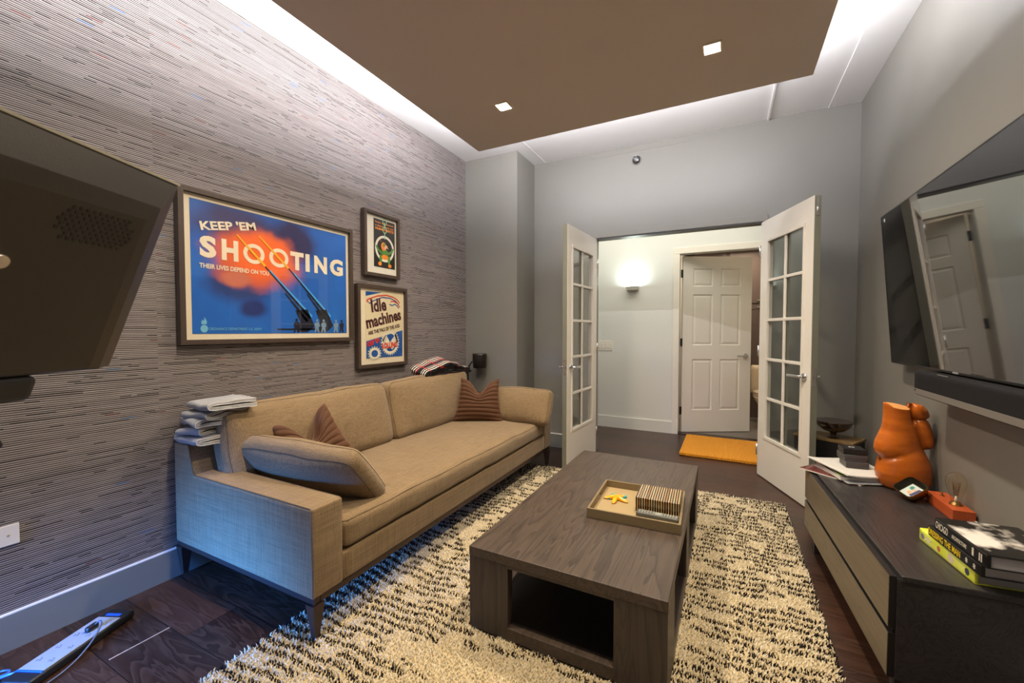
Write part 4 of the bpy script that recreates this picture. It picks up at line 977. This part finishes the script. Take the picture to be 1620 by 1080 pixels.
def picture(y0, y1, z0, z1, ay0, ay1, az0, az1, matm, printm, label):
    root = empty('framed_poster', (0, (y0 + y1) / 2, z0)); tag(root, label, 'picture'); T = Matrix.Translation((0, -(y0 + y1) / 2, -z0))
    fwid = .024; b = B(); b.T = T
    O = [(y0, z0), (y1, z0), (y1, z1), (y0, z1)]; I = [(y0 + fwid, z0 + fwid), (y1 - fwid, z0 + fwid), (y1 - fwid, z1 - fwid), (y0 + fwid, z1 - fwid)]
    for i in range(4):
        j = (i + 1) % 4; q = [O[i], O[j], I[j], I[i]]
        b.skin([[b.bm.verts.new(T @ Vector((x, yy, zz))) for yy, zz in q] for x in (.002, FX)], smooth=False)
    b.make('frame', 'frame', root, bevel=.0012)
    b = B(); b.T = T; b.box(.004, .0195, y0 + fwid, y1 - fwid, z0 + fwid, z1 - fwid); b.mi = 1; b.box(.0195, .0200, y0 + fwid, y1 - fwid, z0 + fwid, z1 - fwid); b.make('mat_board', [matm, matm], root)
    b = B(); b.T = T; b.box(.0200, .0220, ay0, ay1, az0, az1); pr = b.make('print', printm, root)
    b = B(); b.T = T; b.box(.0285, .0300, y0 + fwid - .002, y1 - fwid + .002, z0 + fwid - .002, z1 - fwid + .002); b.make('glass', 'pglass', root)
    return root, pr, T
def inked(root_print, T, mat, fn, name='printed_shape'):
    b = B(); b.T = T; fn(b); return b.make(name, mat, root_print)
def words(pr, T, body, mat, y, z, w_, h_, ang=0, layer=3, **k):
    O = T @ Vector((FX_IN + .0004 * layer, y, z)); return lettering(body, mat, O, (0, math.cos(ang), math.sin(ang)), (0, -math.sin(ang), math.cos(ang)), w_, h_, pr, **k)
# 1: the large poster
def shoot_mat():
    m, nt, b = new_mat('blue_orange_smoke_print'); tc = N(nt, 'ShaderNodeTexCoord'); sp = N(nt, 'ShaderNodeSeparateXYZ'); L(nt, tc, 'Object', sp, 0)
    y0, z0 = (1.0103 + 2.0183) / 2, 1.1
    nz = N(nt, 'ShaderNodeTexNoise'); nz.inputs['Scale'].default_value = 7; nz.inputs['Detail'].default_value = 3; L(nt, tc, 'Object', nz, 0)
    nv = N(nt, 'ShaderNodeTexNoise'); nv.inputs['Scale'].default_value = 4.2; nv.inputs['Detail'].default_value = 2; L(nt, tc, 'Object', nv, 0)
    def blob(cy, cz, ry, rz_, soft=.5, dist=.8):
        a_ = math_n(nt, 'MULTIPLY', math_n(nt, 'SUBTRACT', sp.outputs[1], cy - y0), 1 / ry); c_ = math_n(nt, 'MULTIPLY', math_n(nt, 'SUBTRACT', sp.outputs[2], cz - z0), 1 / rz_)
        d = math_n(nt, 'SQRT', math_n(nt, 'ADD', math_n(nt, 'MULTIPLY', a_, a_), math_n(nt, 'MULTIPLY', c_, c_)))
        d = math_n(nt, 'ADD', d, math_n(nt, 'MULTIPLY', math_n(nt, 'SUBTRACT', nz.outputs['Fac'], .5), dist))
        mr = N(nt, 'ShaderNodeMapRange', interpolation_type='SMOOTHSTEP'); mr.inputs[1].default_value = 1 + soft / 2; mr.inputs[2].default_value = 1 - soft / 2; nt.links.new(d, mr.inputs[0]); return mr.outputs[0]
    c = mixc(nt, nv.outputs['Fac'], srgb(0, 74, 160), srgb(14, 112, 206))
    c = mixc(nt, blob(1.30, 1.72, .22, .10, .9), c, srgb(52, 48, 96))
    c = mixc(nt, blob(1.60, 1.70, .14, .12, .8), c, srgb(34, 30, 84)); c = mixc(nt, blob(1.28, 1.41, .15, .10, .8), c, srgb(26, 56, 120)); c = mixc(nt, blob(1.35, 1.29, .07, .05, .8), c, srgb(14, 40, 110))
    c = mixc(nt, blob(1.38, 1.56, .235, .155, .6, .9), c, srgb(214, 92, 48)); c = mixc(nt, blob(1.42, 1.585, .17, .115, .6, .9), c, srgb(244, 104, 20)); c = mixc(nt, blob(1.27, 1.44, .07, .04, .9), c, srgb(200, 110, 80))
    nt.links.new(c, b.inputs['Base Color']); b.inputs['Roughness'].default_value = .6; return m
pc, pr, T = picture(1.0103, 2.0183, 1.100, 1.856, 1.066, 1.973, 1.153, 1.808, 'mat', shoot_mat(), 'large framed poster reading KEEP \'EM SHOOTING on blue with an orange glow')
cream = plain('cream_ink', srgb(240, 226, 196), .5); sky = plain('sky_ink', srgb(120, 190, 220), .5); gold = plain('gold_ink', srgb(248, 178, 20), .5); navy = plain('navy_ink', srgb(14, 20, 44), .5); cyan = plain('cyan_glow_ink', srgb(70, 170, 236), .5); steel = plain('steel_ink', srgb(120, 150, 176), .5)
words(pr, T, "KEEP 'EM", cream, 1.112, 1.662, .272, .045, math.radians(11.5), bold=.03)
for ch, ya, yb in (('S', 1.103, 1.178), ('H', 1.202, 1.283), ('T', 1.573, 1.659), ('I', 1.671, 1.699), ('N', 1.731, 1.823), ('G', 1.844, 1.946)):
    words(pr, T, ch, cream, ya, 1.531, yb - ya, .108, bold=.05)
def ooo(b): annulus(b, 1.364, 1.5865, .057, .054, .021, 3); annulus(b, 1.5045, 1.5865, .057, .054, .021, 3)
inked(pr, T, cream, ooo, 'lettering')
words(pr, T, 'THEIR LIVES DEPEND ON YOU', cream, 1.101, 1.478, .344, .024, 0, bold=.03)
words(pr, T, 'ORDNANCE DEPARTMENT U.S. ARMY', sky, 1.136, 1.170, .262, .014, 0, bold=.0)
inked(pr, T, sky, lambda b: (flat(b, circ(1.116, 1.178, .0165, .019), 3), flat(b, [(1.106, 1.2), (1.126, 1.2), (1.129, 1.212), (1.122, 1.228), (1.116, 1.236), (1.118, 1.222), (1.110, 1.215)], 3), flat(b, [(1.104, 1.198), (1.108, 1.204), (1.112, 1.226), (1.104, 1.214)], 3)), 'emblem')
def bar(p, q, w0, w1):
    d = Vector((q[0] - p[0], q[1] - p[1])).normalized(); n = Vector((-d.y, d.x)); return [(p[0] + n.x * w0, p[1] + n.y * w0), (q[0] + n.x * w1, q[1] + n.y * w1), (q[0] - n.x * w1, q[1] - n.y * w1), (p[0] - n.x * w0, p[1] - n.y * w0)]
def glow(b):
    for p, q in (((1.417, 1.533), (1.70, 1.245)), ((1.559, 1.538), (1.835, 1.25))):
        flat(b, bar((p[0] + .03, p[1] - .025), (q[0] + .004, q[1] + .004), .006, .016), 1)
inked(pr, T, cyan, glow)
def guns(b):
    for k, (p, q) in enumerate((((1.417, 1.533), (1.70, 1.245)), ((1.559, 1.538), (1.835, 1.25)))):
        flat(b, bar(p, q, .0035, .009), 2); flat(b, bar((p[0] + .12, p[1] - .145), (q[0] - .02, q[1] - .02), .004, .010), 2)
        flat(b, [(q[0] - .10, q[1] + .045), (q[0] - .02, q[1] + .055), (q[0] + .03, q[1] - .05), (q[0] - .02, 1.16), (q[0] - .09, 1.16), (q[0] - .07, q[1] - .02)], 2)
    flat(b, [(1.487, 1.181), (1.77, 1.184), (1.77, 1.172), (1.487, 1.172)], 2)
inked(pr, T, navy, guns)
inked(pr, T, gold, lambda b: (flat(b, bar((1.275, 1.674), (1.424, 1.528), .0035, .0075), 5), flat(b, bar((1.392, 1.690), (1.560, 1.534), .0035, .0075), 5)))
for k, (y_, mt) in enumerate(((1.607, navy), (1.745, steel), (1.793, steel), (1.886, steel), (1.931, navy))):
    def fig(b, y_=y_): flat(b, circ(y_, 1.232, .008, .009, 12), 4); flat(b, [(y_ - .014, 1.218), (y_ + .014, 1.222), (y_ + .020, 1.196), (y_ + .010, 1.190), (y_ + .016, 1.158), (y_ + .004, 1.158), (y_ - .002, 1.182), (y_ - .010, 1.158), (y_ - .020, 1.158), (y_ - .012, 1.19), (y_ - .020, 1.20)], 4)
    inked(pr, T, mt, fig)
# 2: small poster, generic parrot on a ring
pc, pr, T = picture(2.121, 2.476, 1.568, 2.040, 2.224, 2.436, 1.642, 1.995, 'matw', plain('charcoal_print', srgb(34, 30, 30), .6), 'smaller upper framed poster of a green and orange parrot on a white ring')
orange = plain('orange_ink', srgb(238, 140, 36), .5); green = plain('green_ink', srgb(86, 142, 62), .5); mint = plain('mint_ink', srgb(150, 206, 156), .5); white_i = plain('white_ink', srgb(232, 226, 212), .5); pinki = plain('pink_ink', srgb(232, 176, 150), .5)
words(pr, T, 'People who overwork', orange, 2.237, 1.962, .185, .016, 0, bold=.02); words(pr, T, 'a stout horse are', orange, 2.237, 1.941, .185, .014, 0, bold=.02); words(pr, T, 'HUMAN NERTZ!', orange, 2.237, 1.916, .185, .018, 0, bold=.04)
inked(pr, T, white_i, lambda b: annulus(b, 2.330, 1.784, .096, .098, .018, 1))
def chain(b):
    for z_ in (1.985, 1.925): annulus(b, 2.329, z_, .022, .026, .006, 5, 20)
    for z_ in (1.955, 1.882): flat(b, [(2.325, z_ - .026), (2.333, z_ - .026), (2.333, z_ + .026), (2.325, z_ + .026)], 5)
inked(pr, T, mint, chain)
inked(pr, T, green, lambda b: (flat(b, circ(2.330, 1.752, .036, .030, 20), 2), flat(b, [(2.236, 1.80), (2.25, 1.772), (2.29, 1.742), (2.31, 1.758), (2.27, 1.776), (2.252, 1.80)], 2), flat(b, [(2.424, 1.80), (2.41, 1.766), (2.37, 1.742), (2.35, 1.758), (2.39, 1.776), (2.405, 1.80)], 2), flat(b, circ(2.288, 1.705, .014, .034, 16), 2), flat(b, circ(2.372, 1.705, .014, .034, 16), 2)))
inked(pr, T, orange, lambda b: (flat(b, circ(2.318, 1.80, .026, .032, 20), 3), flat(b, circ(2.330, 1.722, .034, .018, 20), 3), flat(b, circ(2.280, 1.668, .018, .014, 14), 3), flat(b, circ(2.380, 1.662, .018, .014, 14), 3), flat(b, [(2.29, 1.84), (2.275, 1.852), (2.30, 1.826)], 3)))
inked(pr, T, pinki, lambda b: (flat(b, [(2.328, 1.816), (2.352, 1.812), (2.368, 1.786), (2.348, 1.794), (2.338, 1.776), (2.322, 1.784)], 4)))
inked(pr, T, green, lambda b: flat(b, circ(2.322, 1.812, .011, .014, 14), 5))
# 3: lower poster
pc, pr, T = picture(2.057, 2.555, .900, 1.500, 2.138, 2.512, .966, 1.457, 'mat', plain('aged_cream_print', srgb(226, 214, 176), .6), 'smaller lower framed poster reading Idle machines in maroon on cream')
maroon = plain('maroon_ink', srgb(72, 26, 30), .5); blue = plain('blue_ink', srgb(22, 82, 158), .5); red = plain('red_ink', srgb(214, 50, 30), .5); creami = plain('pale_cream_ink', srgb(236, 228, 200), .5)
inked(pr, T, blue, lambda b: (flat(b, [(2.141, 1.452), (2.300, 1.456), (2.141, 1.418)], 1), flat(b, [(2.142, .968), (2.510, .968), (2.512, 1.172), (2.142, 1.092)], 1)))
inked(pr, T, creami, lambda b: (annulus(b, 2.378, 1.078, .088, .090, .022, 2), flat(b, circ(2.22, 1.00, .055, .045, 20), 2), flat(b, [(2.296, 1.10), (2.335, 1.14), (2.378, 1.075), (2.34, 1.02)], 2), flat(b, [(2.44, 1.15), (2.462, 1.08), (2.40, 1.02), (2.36, 1.06)], 2)))
def teeth(b):
    for k in range(28):
        a_ = 2 * PI * k / 28; flat(b, bar((2.378 + .084 * math.cos(a_), 1.078 + .086 * math.sin(a_)), (2.378 + .098 * math.cos(a_), 1.078 + .1 * math.sin(a_)), .004, .0035), 2)
    for k in range(16):
        a_ = 2 * PI * k / 16; flat(b, bar((2.22 + .05 * math.cos(a_), 1.0 + .040 * math.sin(a_)), (2.22 + .066 * math.cos(a_), 1.0 + .055 * math.sin(a_)), .004, .0035), 2)
inked(pr, T, creami, teeth); inked(pr, T, blue, lambda b: (flat(b, circ(2.22, 1.0, .032, .026, 18), 3), annulus(b, 2.378, 1.078, .058, .058, .003, 4)))
words(pr, T, 'Idle', maroon, 2.196, 1.300, .150, .098, math.radians(8), bold=.035)
words(pr, T, 'machines', maroon, 2.150, 1.180, .360, .090, math.radians(12), bold=.035)
words(pr, T, 'ARE THE PALS OF THE AXIS', maroon, 2.163, 1.136, .325, .028, math.radians(10.5), bold=.03)
words(pr, T, "KEEP 'EM", red, 2.155, 1.050, .120, .036, math.radians(17), bold=.04, layer=5); words(pr, T, 'ROLLING', red, 2.290, 1.030, .165, .044, math.radians(4), bold=.04, layer=5)
def sw(b, pts, wd, layer):
    for p, q in zip(pts[:-1], pts[1:]): flat(b, bar(p, q, wd, wd), layer)
inked(pr, T, red, lambda b: (sw(b, [(2.152, 1.39), (2.18, 1.402), (2.25, 1.425), (2.34, 1.437), (2.41, 1.428), (2.455, 1.41), (2.483, 1.385)], .0045, 2), sw(b, [(2.385, 1.392), (2.42, 1.396), (2.46, 1.382), (2.487, 1.352)], .004, 2), sw(b, [(2.152, 1.39), (2.150, 1.380), (2.17, 1.376)], .004, 2)))
inked(pr, T, blue, lambda b: (sw(b, [(2.17, 1.365), (2.22, 1.39), (2.30, 1.418), (2.38, 1.418), (2.44, 1.398), (2.475, 1.372)], .004, 2), sw(b, [(2.372, 1.372), (2.40, 1.362), (2.43, 1.375), (2.462, 1.36), (2.472, 1.344)], .004, 2)))

# ------------------------------------------------------------------ ceiling fittings
for i, (x, y) in enumerate(DL):
    nm = ['in the ceiling panel above the middle of the sofa', 'in the ceiling panel toward the right door leaf', 'in the ceiling panel above the near arm of the sofa', 'in the ceiling panel above the near end of the console'][i]
    r = empty('recessed_downlight', (x, y, HP - .012)); tag(r, 'lit square recessed downlight ' + nm, 'ceiling light', 'downlights in the ceiling panel')
    b = B(); 
    for q in ((-.044, .044, -.044, -.036), (-.044, .044, .036, .044), (-.044, -.036, -.036, .036), (.036, .044, -.036, .036)): b.box(q[0], q[1], q[2], q[3], .006, .0118)
    b.make('bezel', plain('warm_bezel', (.7, .6, .45), .4), r)
    B().box(-.036, .036, -.036, .036, .0105, .0118).make('lens', plain('lit_lens', (1, 1, 1), .5, em=(1, .9, .7), es=6), r)
spk = tag(empty('sprinkler_head', (1.590, YB, 2.711), 0), 'chrome fire sprinkler on the far wall above the double door', 'sprinkler')
b = B(); b.cyl((0, 0, 0), (0, -.006, 0), .042, .038, 28); b.cyl((0, -.006, 0), (0, -.022, 0), .034, .016, 28); b.make('escutcheon', plain('dark_chrome', (.35, .35, .35), .2, metal=1), spk)
b = B(); b.cyl((0, -.02, 0), (0, -.04, 0), .010, seg=16); b.tube([(-.012, -.03, 0), (-.016, -.045, 0), (-.004, -.058, 0)], .003); b.tube([(.012, -.03, 0), (.016, -.045, 0), (.004, -.058, 0)], .003); b.box(-.018, .018, -.072, -.052, .012, .015); b.make('nozzle', 'chrome', spk)

# ------------------------------------------------------------------ hall things
sc = tag(empty('wall_sconce', (1.350, YH, 1.643), 0), 'small rectangular wall sconce glowing upward on the white hall wall', 'sconce')
B().box(-.066, .066, -.075, 0, 0, .046).make('housing', plain('nickel_housing', srgb(170, 166, 156), .4, metal=.3), sc, bevel=.002)
B().box(-.056, .056, -.066, -.008, .0465, .050).make('diffuser', plain('lit_diffuser', (1, 1, 1), .5, em=(.9, 1, .95), es=12), sc)
l = bpy.data.lights.new('sconce_lamp', 'AREA'); l.shape = 'RECTANGLE'; l.size = .10; l.size_y = .05; l.energy = 3.6; l.color = (.86, 1, .95); o = bpy.data.objects.new('sconce_lamp', l); col.objects.link(o); o.location = (1.350, YH - .038, 1.702); o.rotation_euler = (PI - .35, 0, 0)
swp = tag(empty('switch_plate', (1.012, YH, .930), 0), 'white wall plate with four light switches in the hall', 'light switch')
B().box(-.10, .10, -.006, 0, 0, .118).make('plate', 'white', swp, bevel=.002)
for k in range(4): B().box(-.084 + k * .046, -.054 + k * .046, -.010, -.005, .028, .09).make('rocker', 'white', swp, bevel=.002)
mt_ = tag(empty('doormat', (2.31, 4.475, 0), math.radians(-.3)), 'bright orange coir doormat on the hall floor at the bathroom door', 'doormat')
def coir():
    m, nt, b = new_mat('orange_coir'); tc = N(nt, 'ShaderNodeTexCoord'); n = N(nt, 'ShaderNodeTexNoise'); n.inputs['Scale'].default_value = 160; n.inputs['Detail'].default_value = 3; L(nt, tc, 'Object', n, 0)
    wv = N(nt, 'ShaderNodeTexWave'); wv.inputs['Scale'].default_value = 26; wv.bands_direction = 'X'; L(nt, tc, 'Object', wv, 0)
    f = math_n(nt, 'MULTIPLY', math_n(nt, 'ADD', n.outputs['Fac'], wv.outputs['Fac']), .5); nt.links.new(mixc(nt, f, srgb(180, 96, 10), srgb(252, 178, 44)), b.inputs['Base Color']); b.inputs['Roughness'].default_value = .95
    bp = N(nt, 'ShaderNodeBump'); bp.inputs['Distance'].default_value = .006; nt.links.new(f, bp.inputs['Height']); L(nt, bp, 0, b, 'Normal'); return m
b = B(); b.rbox((0, 0, .016), (.35, .385, .014), .006, 14, jit=.003); b.make('mat_body', coir(), mt_)
# bathroom cabinet and toilet
cabm = plain('taupe_cabinet_paint', srgb(98, 84, 80), .4)
cb = tag(empty('bathroom_cabinet', (2.62, 6.30, 0), 0), 'tall taupe cabinet wall seen through the open bathroom door', 'cabinet')
b = B(); b.box(-.70, .9, .02, .5, .60, 2.45); b.make('cabinet_body', cabm, cb)
for x0 in (-.68, -.25, .16, .57):
    for z0, z1 in ((.62, 1.52), (1.54, 2.43)):
        d = B(); d.box(x0, x0 + .385, 0, .02, z0, z1); d.box(x0, x0 + .06, -.006, 0, z0, z1); d.box(x0 + .325, x0 + .385, -.006, 0, z0, z1); d.box(x0 + .06, x0 + .325, -.006, 0, z0, z0 + .06); d.box(x0 + .06, x0 + .325, -.006, 0, z1 - .06, z1)
        dd = d.make('door', cabm, cb, bevel=.001); hz = z1 - .035 if z0 < 1 else z0 + .035
        b = B(); b.box(x0 + .33, x0 + .42, -.025, -.006, hz - .004, hz + .004); b.make('handle', 'chrome', dd)
b = B(); b.box(-.70, .9, .05, .5, 0, .60); b.make('toe_panel', cabm, cb)
to = tag(empty('toilet', (2.83, 5.75, .002), 0), 'cream toilet partly seen through the gap of the bathroom door', 'toilet')
MT['porc'] = plain('cream_porcelain', srgb(226, 206, 176), .15, coat=.3)
b = B(); b.lathe([(.10, 0), (.105, .02), (.095, .10), (.10, .18), (.14, .28), (.185, .36), (.19, .385), (.17, .39)], (0, 0, 0), 40, 1, 1.25); b.make('bowl', 'porc', to)
b = B(); b.lathe([(.185, .392), (.19, .398), (.188, .412), (.16, .416)], (0, 0, 0), 40, 1, 1.25); b.make('seat', 'porc', to)
b = B(); b.lathe([(.185, .418), (.19, .424), (.186, .440), (.12, .448)], (0, 0, 0), 40, 1, 1.25); b.make('lid', 'porc', to)
b = B(); b.rbox((0, .33, .55), (.2, .09, .18), .03, 6); b.make('tank', 'porc', to)

# ------------------------------------------------------------------ floor lamp behind the sofa
fl_ = tag(empty('floor_lamp', (.085, 3.352, 0), 0), 'black floor lamp with a cylindrical head behind the far end of the sofa', 'floor lamp')
b = B(); b.lathe([(.06, 0), (.06, .010), (.02, .016), (.008, .020)], (0, 0, 0), 32); b.make('base', 'blackm', fl_)
b = B(); b.tube([(0, 0, .015), (0, 0, .5), (.002, 0, .70), (.0, 0, .76), (.012, 0, .82), (.04, 0, .86), (.075, 0, .88)], .0085, 12); b.make('pole', 'blackm', fl_)
b = B(); b.lathe([(.0, .812), (.062, .812), (.066, .816), (.069, .94), (.066, .950), (.0, .952)], (.135, 0, 0), 40); b.make('lamp_shade', plain('satin_black_shade', (.012, .009, .008), .3), fl_)

# ------------------------------------------------------------------ left foreground: outlet, monitor, power strip
ol = tag(empty('wall_outlet', (0, .450, .384), 0), 'blank white outlet cover on the wallpapered wall near the floor', 'outlet cover')
B().box(0, .006, -.057, .057, 0, .075).make('cover_plate', 'white', ol, bevel=.002)
for yy in (.03, -.03): B().cyl((.006, yy, .037), (.0072, yy, .037), .004, seg=12).make('screw', 'chrome', ol)
# monitor seen from behind: corner points along camera depth axis
fd = fw.copy(); rd = rt.copy()
dep = .857; lat = -.820 * dep
top_far = Vector((2.3294, 0, 1.1693)) + fd * dep + rd * lat + Vector((0, 0, .2986))
lat2 = -1.0005 * dep; bot_far = Vector((2.3294, 0, 1.1693)) + fd * dep + rd * lat2 + Vector((0, 0, -.0740))
e_up = (top_far - bot_far); MH = e_up.length; e_up.normalize(); e_far = fd.normalized(); e_n = e_far.cross(e_up).normalized()   # facing away from screen = towards camera right
if e_n.dot(rd) < 0: e_n = -e_n
mo = empty('monitor', (0, 0, 0)); MM = Matrix((e_far, e_up, e_n)).transposed().to_4x4(); MM.translation = bot_far - e_far * .72; mo.matrix_world = MM
tag(mo, 'dark monitor seen from behind, tilted on an arm at the left edge', 'monitor')
MT['monb'] = plain('dark_brown_plastic', srgb(50, 44, 36), .35, bump=.1, bscale=500, vary=.15)
MWD = .72
def mring(b, i, z, r=.02):
    pts = [(i, i * .12), (MWD - i * .8, i * .12), (MWD - i * .8, MH - i), (i, MH - i)]; return [b.bm.verts.new(Vector((x, y, z))) for x, y in pts]
b = B(); R = [mring(b, 0, -.012), mring(b, 0, .0), mring(b, .055, .022), mring(b, .085, .026)]; b.skin(R, smooth=False); b.make('rear_shell', 'monb', mo, bevel=.004)
b = B(); b.box(.0, MWD, MH - .0005, MH + .004, -.014, .002); b.make('top_edge', plain('lit_edge_tint', srgb(190, 184, 166), .4), mo)  # pale strip, light along the top edge put into its colour
b = B(); b.box(.006, MWD - .006, .006, MH - .006, -.014, -.012); b.make('screen', 'screen', mo)
b = B()
for i in range(12):
    for j in range(8):
        if (i in (0, 11)) and j in (0, 1, 6, 7): continue
        x = MWD - .205 + i * .0105 + (j % 2) * .005; y = MH - .150 + j * .0075 + i * .0
        b.cyl((x, y, .0262), (x, y, .0268), .0034, seg=6)
b.make('vent_grille', 'blackm', mo)
for y in (MH * .5,):
    b = B(); b.cyl((MWD - .262, y, .024), (MWD - .262, y, .036), .010, seg=16); b.make('bolt', 'chrome', mo)
b = B(); b.box(MWD - .46, MWD - .150, -.040, .004, -.02, .03, .01); b.make('cable_cover', 'black', mo)
b = B(); b.tube([(MWD - .18, -.03, .0), (MWD - .185, -.05, .01), (MWD - .18, -.10, .02), (MWD - .165, -.125, .02)], .006, 8); b.make('cable', 'black', mo)
b = B(); b.tube([(MWD - .40, MH / 2, .02), (MWD - .45, MH / 2, .10), (MWD - .62, MH / 2 - .05, .12)], .022, 14); b.make('bracket_arm', 'blackm', mo)
# power strip
ps = empty('power_strip', (.262, .480, .0), rz=math.radians(24.5)); tag(ps, 'gray surge protector strip lying on the floor by the wallpapered wall', 'power strip')
MT['psg'] = plain('silver_gray_plastic', srgb(150, 156, 164), .35); MT['psb'] = plain('blue_glint', srgb(30, 90, 190), .35)
B().rbox((0, .112, .0165), (.052, .177, .0155), .010, 8).make('body', 'black', ps)
B().box(-.046, .046, -.02, .235, .030, .0345).make('top_plate', 'psg', ps, bevel=.002)
for k in range(4):
    for sx_ in (-1, 1):
        b = B(); cy = .02 + k * .058; cx_ = sx_ * .022
        b.box(cx_ - .006, cx_ - .004, cy - .004, cy + .004, .0345, .0349); b.box(cx_ + .004, cx_ + .006, cy - .004, cy + .004, .0345, .0349); b.cyl((cx_, cy + .009, .0345), (cx_, cy + .009, .0349), .0022, seg=8); b.make('socket', 'blackm', ps)
B().box(-.046, .046, -.026, -.020, .022, .0348).make('blue_glint_band', 'psb', ps, bevel=.001)  # blue light caught on the edges, painted as colored bands
B().box(-.03, .03, .245, .258, .0315, .033).make('blue_glint_band', 'psb', ps, bevel=.0006)
b = B(); b.rbox((.006, .165, .044), (.009, .020, .010), .005, 5); b.make('plug', 'black', ps)
cbl = tag(empty('plug_cable', (.30, .50, 0), 0), 'thin dark cable looping from the plug along the power strip', 'cable')
def cable(root, pts, r, mt, nm='cable_run'):
    P = [Vector(p) - root.location for p in pts]
    for _ in range(3):
        Q = [P[0]]
        for a_, c_ in zip(P[:-1], P[1:]): Q += [a_ * .75 + c_ * .25, a_ * .25 + c_ * .75]
        P = Q + [P[-1]]
    b = B(); b.tube(P, r, 8); return b.make(nm, mt, root)
cable(cbl, [(.204, .640, .052), (.205, .655, .062), (.235, .650, .058), (.29, .60, .03), (.33, .53, .006), (.36, .44, .005), (.40, .30, .005)], .0028, plain('gray_cable', srgb(90, 96, 110), .35))
c2 = tag(empty('blue_cable', (.28, .40, 0), 0), 'blue white network cable curled at the near end of the power strip', 'cable')
cable(c2, [(.18, .30, .005), (.17, .40, .006), (.22, .46, .02), (.29, .45, .026), (.35, .41, .012), (.38, .33, .005)], .0040, plain('blue_cable_skin', srgb(70, 130, 220), .3))
c3 = tag(empty('gray_cable', (.20, .38, 0), 0), 'gray power cord crossing behind the curled network cable', 'cable')
cable(c3, [(.10, .28, .005), (.15, .38, .005), (.20, .44, .018), (.16, .43, .02), (.12, .34, .006)], .0035, plain('slate_cable_skin', srgb(60, 90, 140), .3))

sl = tag(empty('pale_streak', (.392, .616, 0), 0), 'thin pale streak on the dark floor beside the power strip', 'sliver')  # thin pale raised line drawn along the floor
B().box(0, .0022, 0, .178, .0005, .0025).make('streak_body', plain('pale_streak_color', srgb(226, 196, 170), .5), sl)
